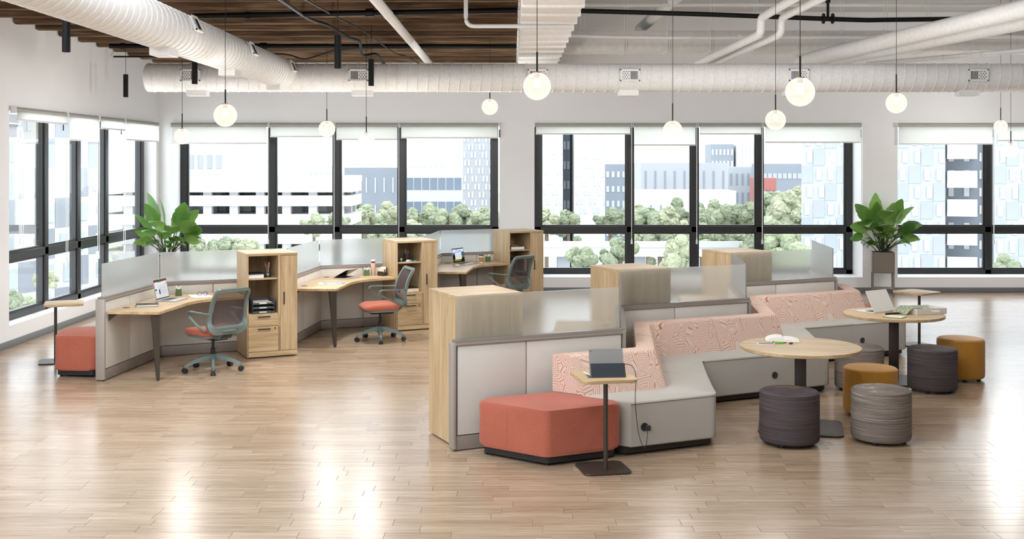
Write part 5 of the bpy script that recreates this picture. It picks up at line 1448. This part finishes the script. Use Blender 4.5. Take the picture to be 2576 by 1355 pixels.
b('white_tower', 'tall white tower, right slab, beside the dark recessed strip', PX(1444, Y), PX(1522, Y), PZ(290, Y), Y, 12, 'ext_white', 7, 11, 'ext_glass_light', 0.5, 0.7, zmin=PZ(540, Y), stagger=1)
Y = 190
b('office_block', 'dark grey office block between the white tower and the grey block', PX(1522, Y), PX(1616, Y), PZ(420, Y), Y, 9, 'ext_slate', 7, 9, 'ext_glass_light', 0.5, 0.4)
Y = 165
b('grey_block', 'broad pale grey block with narrow window columns in the middle window', PX(1612, Y), PX(1832, Y), PZ(418, Y), Y, 9, 'ext_grey', 9, 5, 'ext_slate', 0.14, 0.7)
Y = 140
b('low_hall', 'low white hall in front of the broad grey block', PX(1600, Y), PX(1852, Y), PZ(490, Y), Y, 8, 'ext_pale', 10, 3, 'ext_slate', 0.12, 0.6)
Y = 186
b('grey_block', 'narrower grey block with small windows right of the broad one', PX(1832, Y), PX(1904, Y), PZ(427, Y), Y, 8, 'ext_grey', 5, 7, 'ext_slate', 0.3, 0.6)
Y = 260
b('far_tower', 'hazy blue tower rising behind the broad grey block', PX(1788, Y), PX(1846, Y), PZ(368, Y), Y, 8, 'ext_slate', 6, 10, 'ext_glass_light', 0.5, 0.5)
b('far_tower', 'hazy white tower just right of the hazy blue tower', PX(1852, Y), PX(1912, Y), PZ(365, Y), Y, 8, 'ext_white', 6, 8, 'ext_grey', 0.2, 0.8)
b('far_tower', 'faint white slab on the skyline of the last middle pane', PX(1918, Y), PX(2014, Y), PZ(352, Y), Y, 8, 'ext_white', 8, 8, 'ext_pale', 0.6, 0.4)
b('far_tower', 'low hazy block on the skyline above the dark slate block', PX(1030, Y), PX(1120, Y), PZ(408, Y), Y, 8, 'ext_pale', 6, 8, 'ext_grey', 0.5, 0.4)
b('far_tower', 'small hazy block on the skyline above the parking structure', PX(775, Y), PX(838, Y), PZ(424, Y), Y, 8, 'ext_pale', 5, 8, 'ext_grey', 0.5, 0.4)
Y = 175
b('office_block', 'long dark grey office slab behind the small red building', PX(1918, Y), PX(2030, Y), PZ(420, Y), Y, 8, 'ext_slate', 9, 8, 'ext_grey', 0.8, 0.3)
Y = 150
b('red_building', 'small red building in the last pane of the middle window', PX(1914, Y), PX(1953, Y), PZ(457, Y), Y, 7, 'ext_red', 4, 4, 'ext_dark', 0.2, 0.6)
# near apartment slabs at the right, with balconies
Y = 62
def balconies(root, xa, xb, zs, mats):
    src = None
    for z in zs:
        if src is None:
            bm = boxes([(xa, xb, -1.1, 0.05, 0, 0.25), (xa, xb, -1.1, -1.05, 0.25, 0.9), (xa, xa + 0.05, -1.1, 0.0, 0.25, 0.9)])
            src = done('balcony', bm, mats, root, 0, (0, 0, z))
        else: again(src, root, (0, 0, z))
AX, AR = PX(2016, Y), math.radians(-14.3)
adir = Vector((math.cos(AR), math.sin(AR))); aback = Vector((-math.sin(AR), math.cos(AR)))
def along(s0, s1, back=0.0):
    q = Vector((AX, Y)) + adir * (s0 + s1) / 2 + aback * back; return (q.x, q.y, GZ)
ZB = [PZ(p_, Y) - GZ for p_ in (330, 400, 470, 540, 610, 680, 750)]
ap = b('apartment_block', 'near grey apartment slab with panel windows filling the right window', 0, 7.4, PZ(200, Y), 0, 10, 'ext_grey', 12, 12, 'ext_glass_light', 0.46, 0.66, zmin=PZ(720, Y), stagger=2)
ap.location = along(0, 7.4); ap.rotation_euler = (0, 0, AR)
ap2 = b('balcony_block', 'apartment slab with stacked balconies at the right edge', 0, 2.34, PZ(200, Y), 0, 8, 'ext_slate', 3, 12, 'ext_white', 0.35, 0.5, zmin=PZ(720, Y))
ap2.location = along(7.43, 9.77, 1.2); ap2.rotation_euler = (0, 0, AR)
balconies(ap2, -1.1, 0.4, ZB, 'ext_pale')
ap3 = b('apartment_block', 'near apartment slab beyond the balconies at the right edge', 0, 6.0, PZ(200, Y), 0, 10, 'ext_grey', 10, 12, 'ext_glass_light', 0.46, 0.66, zmin=PZ(720, Y), stagger=2)
ap3.location = along(9.8, 15.8); ap3.rotation_euler = (0, 0, AR)
# seen through the left wall: a slab standing square to that wall
la = building('apartment_block', 'pale apartment slab with balconies beyond the left windows', -26, 26, PZ(120, 62), 0, 12, 'ext_white', 28, 12, 'ext_glass_light', 0.42, 0.62, zmin=GZ + 4, stagger=2)
la.location = (-40, 64, GZ); la.rotation_euler = (0, 0, math.radians(72))
balconies(la, -4.5, -1.5, [PZ(p, 62) - GZ for p in (190, 260, 330, 400, 470, 540, 610, 680, 750)], 'ext_white'); balconies(la, 9, 12, [PZ(p, 62) - GZ for p in (190, 260, 330, 400, 470, 540, 610, 680, 750)], 'ext_white')
# open concrete parking structure under construction
Y = 75
pk = thing('parking_structure', 'open white concrete structure with slabs and columns in the left window', 'building', (PX(470, Y), Y, 0), 0, 'buildings outside')
W_ = PX(884, Y) - PX(470, Y)
for py in (470, 505, 552, 600, 645): done('slab', bx(-6, W_, 0, 5, PZ(py, Y) - 0.35, PZ(py, Y) + 0.35), 'ext_white', pk, 0)
c0 = None
for i in range(9):
    for dy in (0.4, 4.2):
        bm = bx(-0.28, 0.28, 0, 0.5, 0, PZ(470, Y) - GZ)
        if c0 is None: c0 = done('column', bm, 'ext_white', pk, 0, (-4 + i * 1.75, dy, GZ))
        else: bm.free(); again(c0, pk, (-4 + i * 1.75, dy, GZ))
done('added_back_wall', bx(-6, W_ - 0.4, 5.05, 5.3, PZ(645, Y), PZ(470, Y)), 'ext_pale', pk, 0)  # pale wall added to lighten the dark openings between the slabs
for i, (xa, xb, pa, pb) in enumerate(((-3, 1.2, 505, 552), (2.2, 4.2, 552, 600), (-3, 2.5, 600, 645), (5.2, 7.0, 505, 552))):
    done('infill_wall', bx(xa, xb, 3, 3.3, PZ(pb, Y), PZ(pa, Y)), 'ext_grey', pk, 0)
for i in range(10): done('scaffold_panel', bx(-5 + i * 1.7, -3.7 + i * 1.7, -0.2, -0.1, PZ(470, Y) + 0.4, PZ(440, Y)), ('ext_pale', 'ext_glass_light', 'ext_white')[i % 3], pk, 0)
hs = building('construction_block', 'taller white unfinished block at the left end of the left window', PX(400, 100), PX(562, 100), PZ(372, 100), 100, 12, 'ext_white', 7, 10, 'ext_grey', 0.6, 0.5)
# bridge
br = thing('bridge', 'long pale bridge crossing the river in the middle window', 'bridge', (PX(1330, 70), 74, 0))
done('deck', bx(0, 14, 0, 4, PZ(628, 72) - 0.6, PZ(628, 72)), 'ext_white', br, 0); done('rail', bx(0, 14, -0.1, 0.1, PZ(628, 72), PZ(612, 72)), 'ext_pale', br, 0)
for x in (2, 7, 12): done('pier', bx(x, x + 0.8, 1, 3, GZ, PZ(632, 72)), 'ext_grey', br, 0)
# trees
tr_r = random.Random(11)
def crown(seed):
    q = random.Random(seed); bm = bmesh.new()
    for k in range(22):
        m = Matrix.Translation((q.gauss(0, 1.1), q.gauss(0, 0.9), q.gauss(0.2, 0.85))) @ Matrix.Scale(q.uniform(0.55, 1.05), 4)
        bmesh.ops.create_icosphere(bm, subdivisions=3, radius=1.0, matrix=m)
    for v in bm.verts: v.co += Vector((q.uniform(-0.16, 0.16), q.uniform(-0.16, 0.16), q.uniform(-0.16, 0.16)))
    return bm
crowns = [done('crown', crown(k), 'tree_far', None, 0) for k in range(4)]
tbm = bmesh.new(); cyl(tbm, (0, 0, -6), (0, 0, 0), 0.25, 8); trunk0 = done('trunk', tbm, 'trunk_far', None)
first = True
kinds = 0
cnt = {}
ORD = ['leftmost', 'second', 'third', 'fourth', 'fifth', 'sixth', 'seventh', 'eighth', 'ninth', 'tenth', 'eleventh', 'twelfth', 'thirteenth', 'fourteenth', 'fifteenth', 'sixteenth', 'seventeenth', 'eighteenth', 'nineteenth', 'twentieth']
def tree(px, py, Y, s):
    wn = 'left wall windows' if px < 200 else 'left back window' if px < 1300 else 'middle back window' if px < 2200 else 'right back window'
    band = 'above the transom' if py < 570 else 'below the transom'
    k_ = cnt.get((wn, band), 0); cnt[(wn, band)] = k_ + 1
    root = thing('tree', 'pale green tree outside the %s, %s from left %s' % (wn, ORD[k_], band), 'tree', (PX(px, Y), Y, PZ(py, Y)), tr_r.uniform(0, 6), 'trees in the park outside')
    k = tr_r.randrange(4)
    c_ = again(crowns[k], root, (0, 0, 0)); c_.scale = (s * 0.4, s * 0.4, s * 0.4 * tr_r.uniform(0.8, 1.1))
    t_ = again(trunk0, root, (0, 0, 0)); t_.scale = (s * 0.5, s * 0.5, max(0.4, (PZ(py, Y) - GZ) / 6.0))
spots = [(890, 540, 100, 1.5), (930, 548, 95, 1.3), (985, 552, 100, 1.4), (1030, 556, 110, 1.5), (1075, 552, 110, 1.5), (1120, 556, 105, 1.4), (1165, 548, 110, 1.4), (1215, 556, 105, 1.5), (1245, 560, 100, 1.2),
         (1375, 560, 95, 1.3), (1430, 562, 95, 1.2), (1535, 556, 100, 1.3), (1590, 552, 105, 1.6), (1630, 556, 100, 1.5), (1680, 558, 100, 1.5), (1715, 552, 105, 1.5), (1765, 556, 100, 1.4), (1810, 552, 110, 1.5), (1850, 545, 115, 1.9), (1890, 552, 110, 1.6), (1935, 528, 105, 2.2), (1975, 540, 100, 2.1), (2005, 520, 110, 1.9),
         (1600, 610, 88, 1.2), (1660, 606, 86, 1.4), (1720, 612, 88, 1.3), (1780, 604, 88, 1.5), (1840, 606, 90, 1.4), (1700, 650, 62, 1.0), (1945, 600, 80, 1.8), (1965, 612, 58, 0.9), (1925, 650, 72, 1.5), (2000, 655, 55, 1.0), (1470, 655, 64, 0.9), (1560, 640, 64, 0.9),
         (490, 620, 64, 0.8), (560, 624, 64, 0.9), (620, 622, 64, 0.8), (790, 565, 66, 0.7), (850, 560, 68, 0.7), (900, 595, 85, 1.2), (960, 600, 85, 1.3), (1030, 596, 85, 1.3), (2540, 690, 45, 0.7)]
for q in sorted(spots): tree(*q)
for px, py, Yq in ((30, 760, 40), (70, 770, 42), (110, 700, 45)): tree(px, py, Yq, 0.45)
for o in crowns + [trunk0]: bpy.data.objects.remove(o)
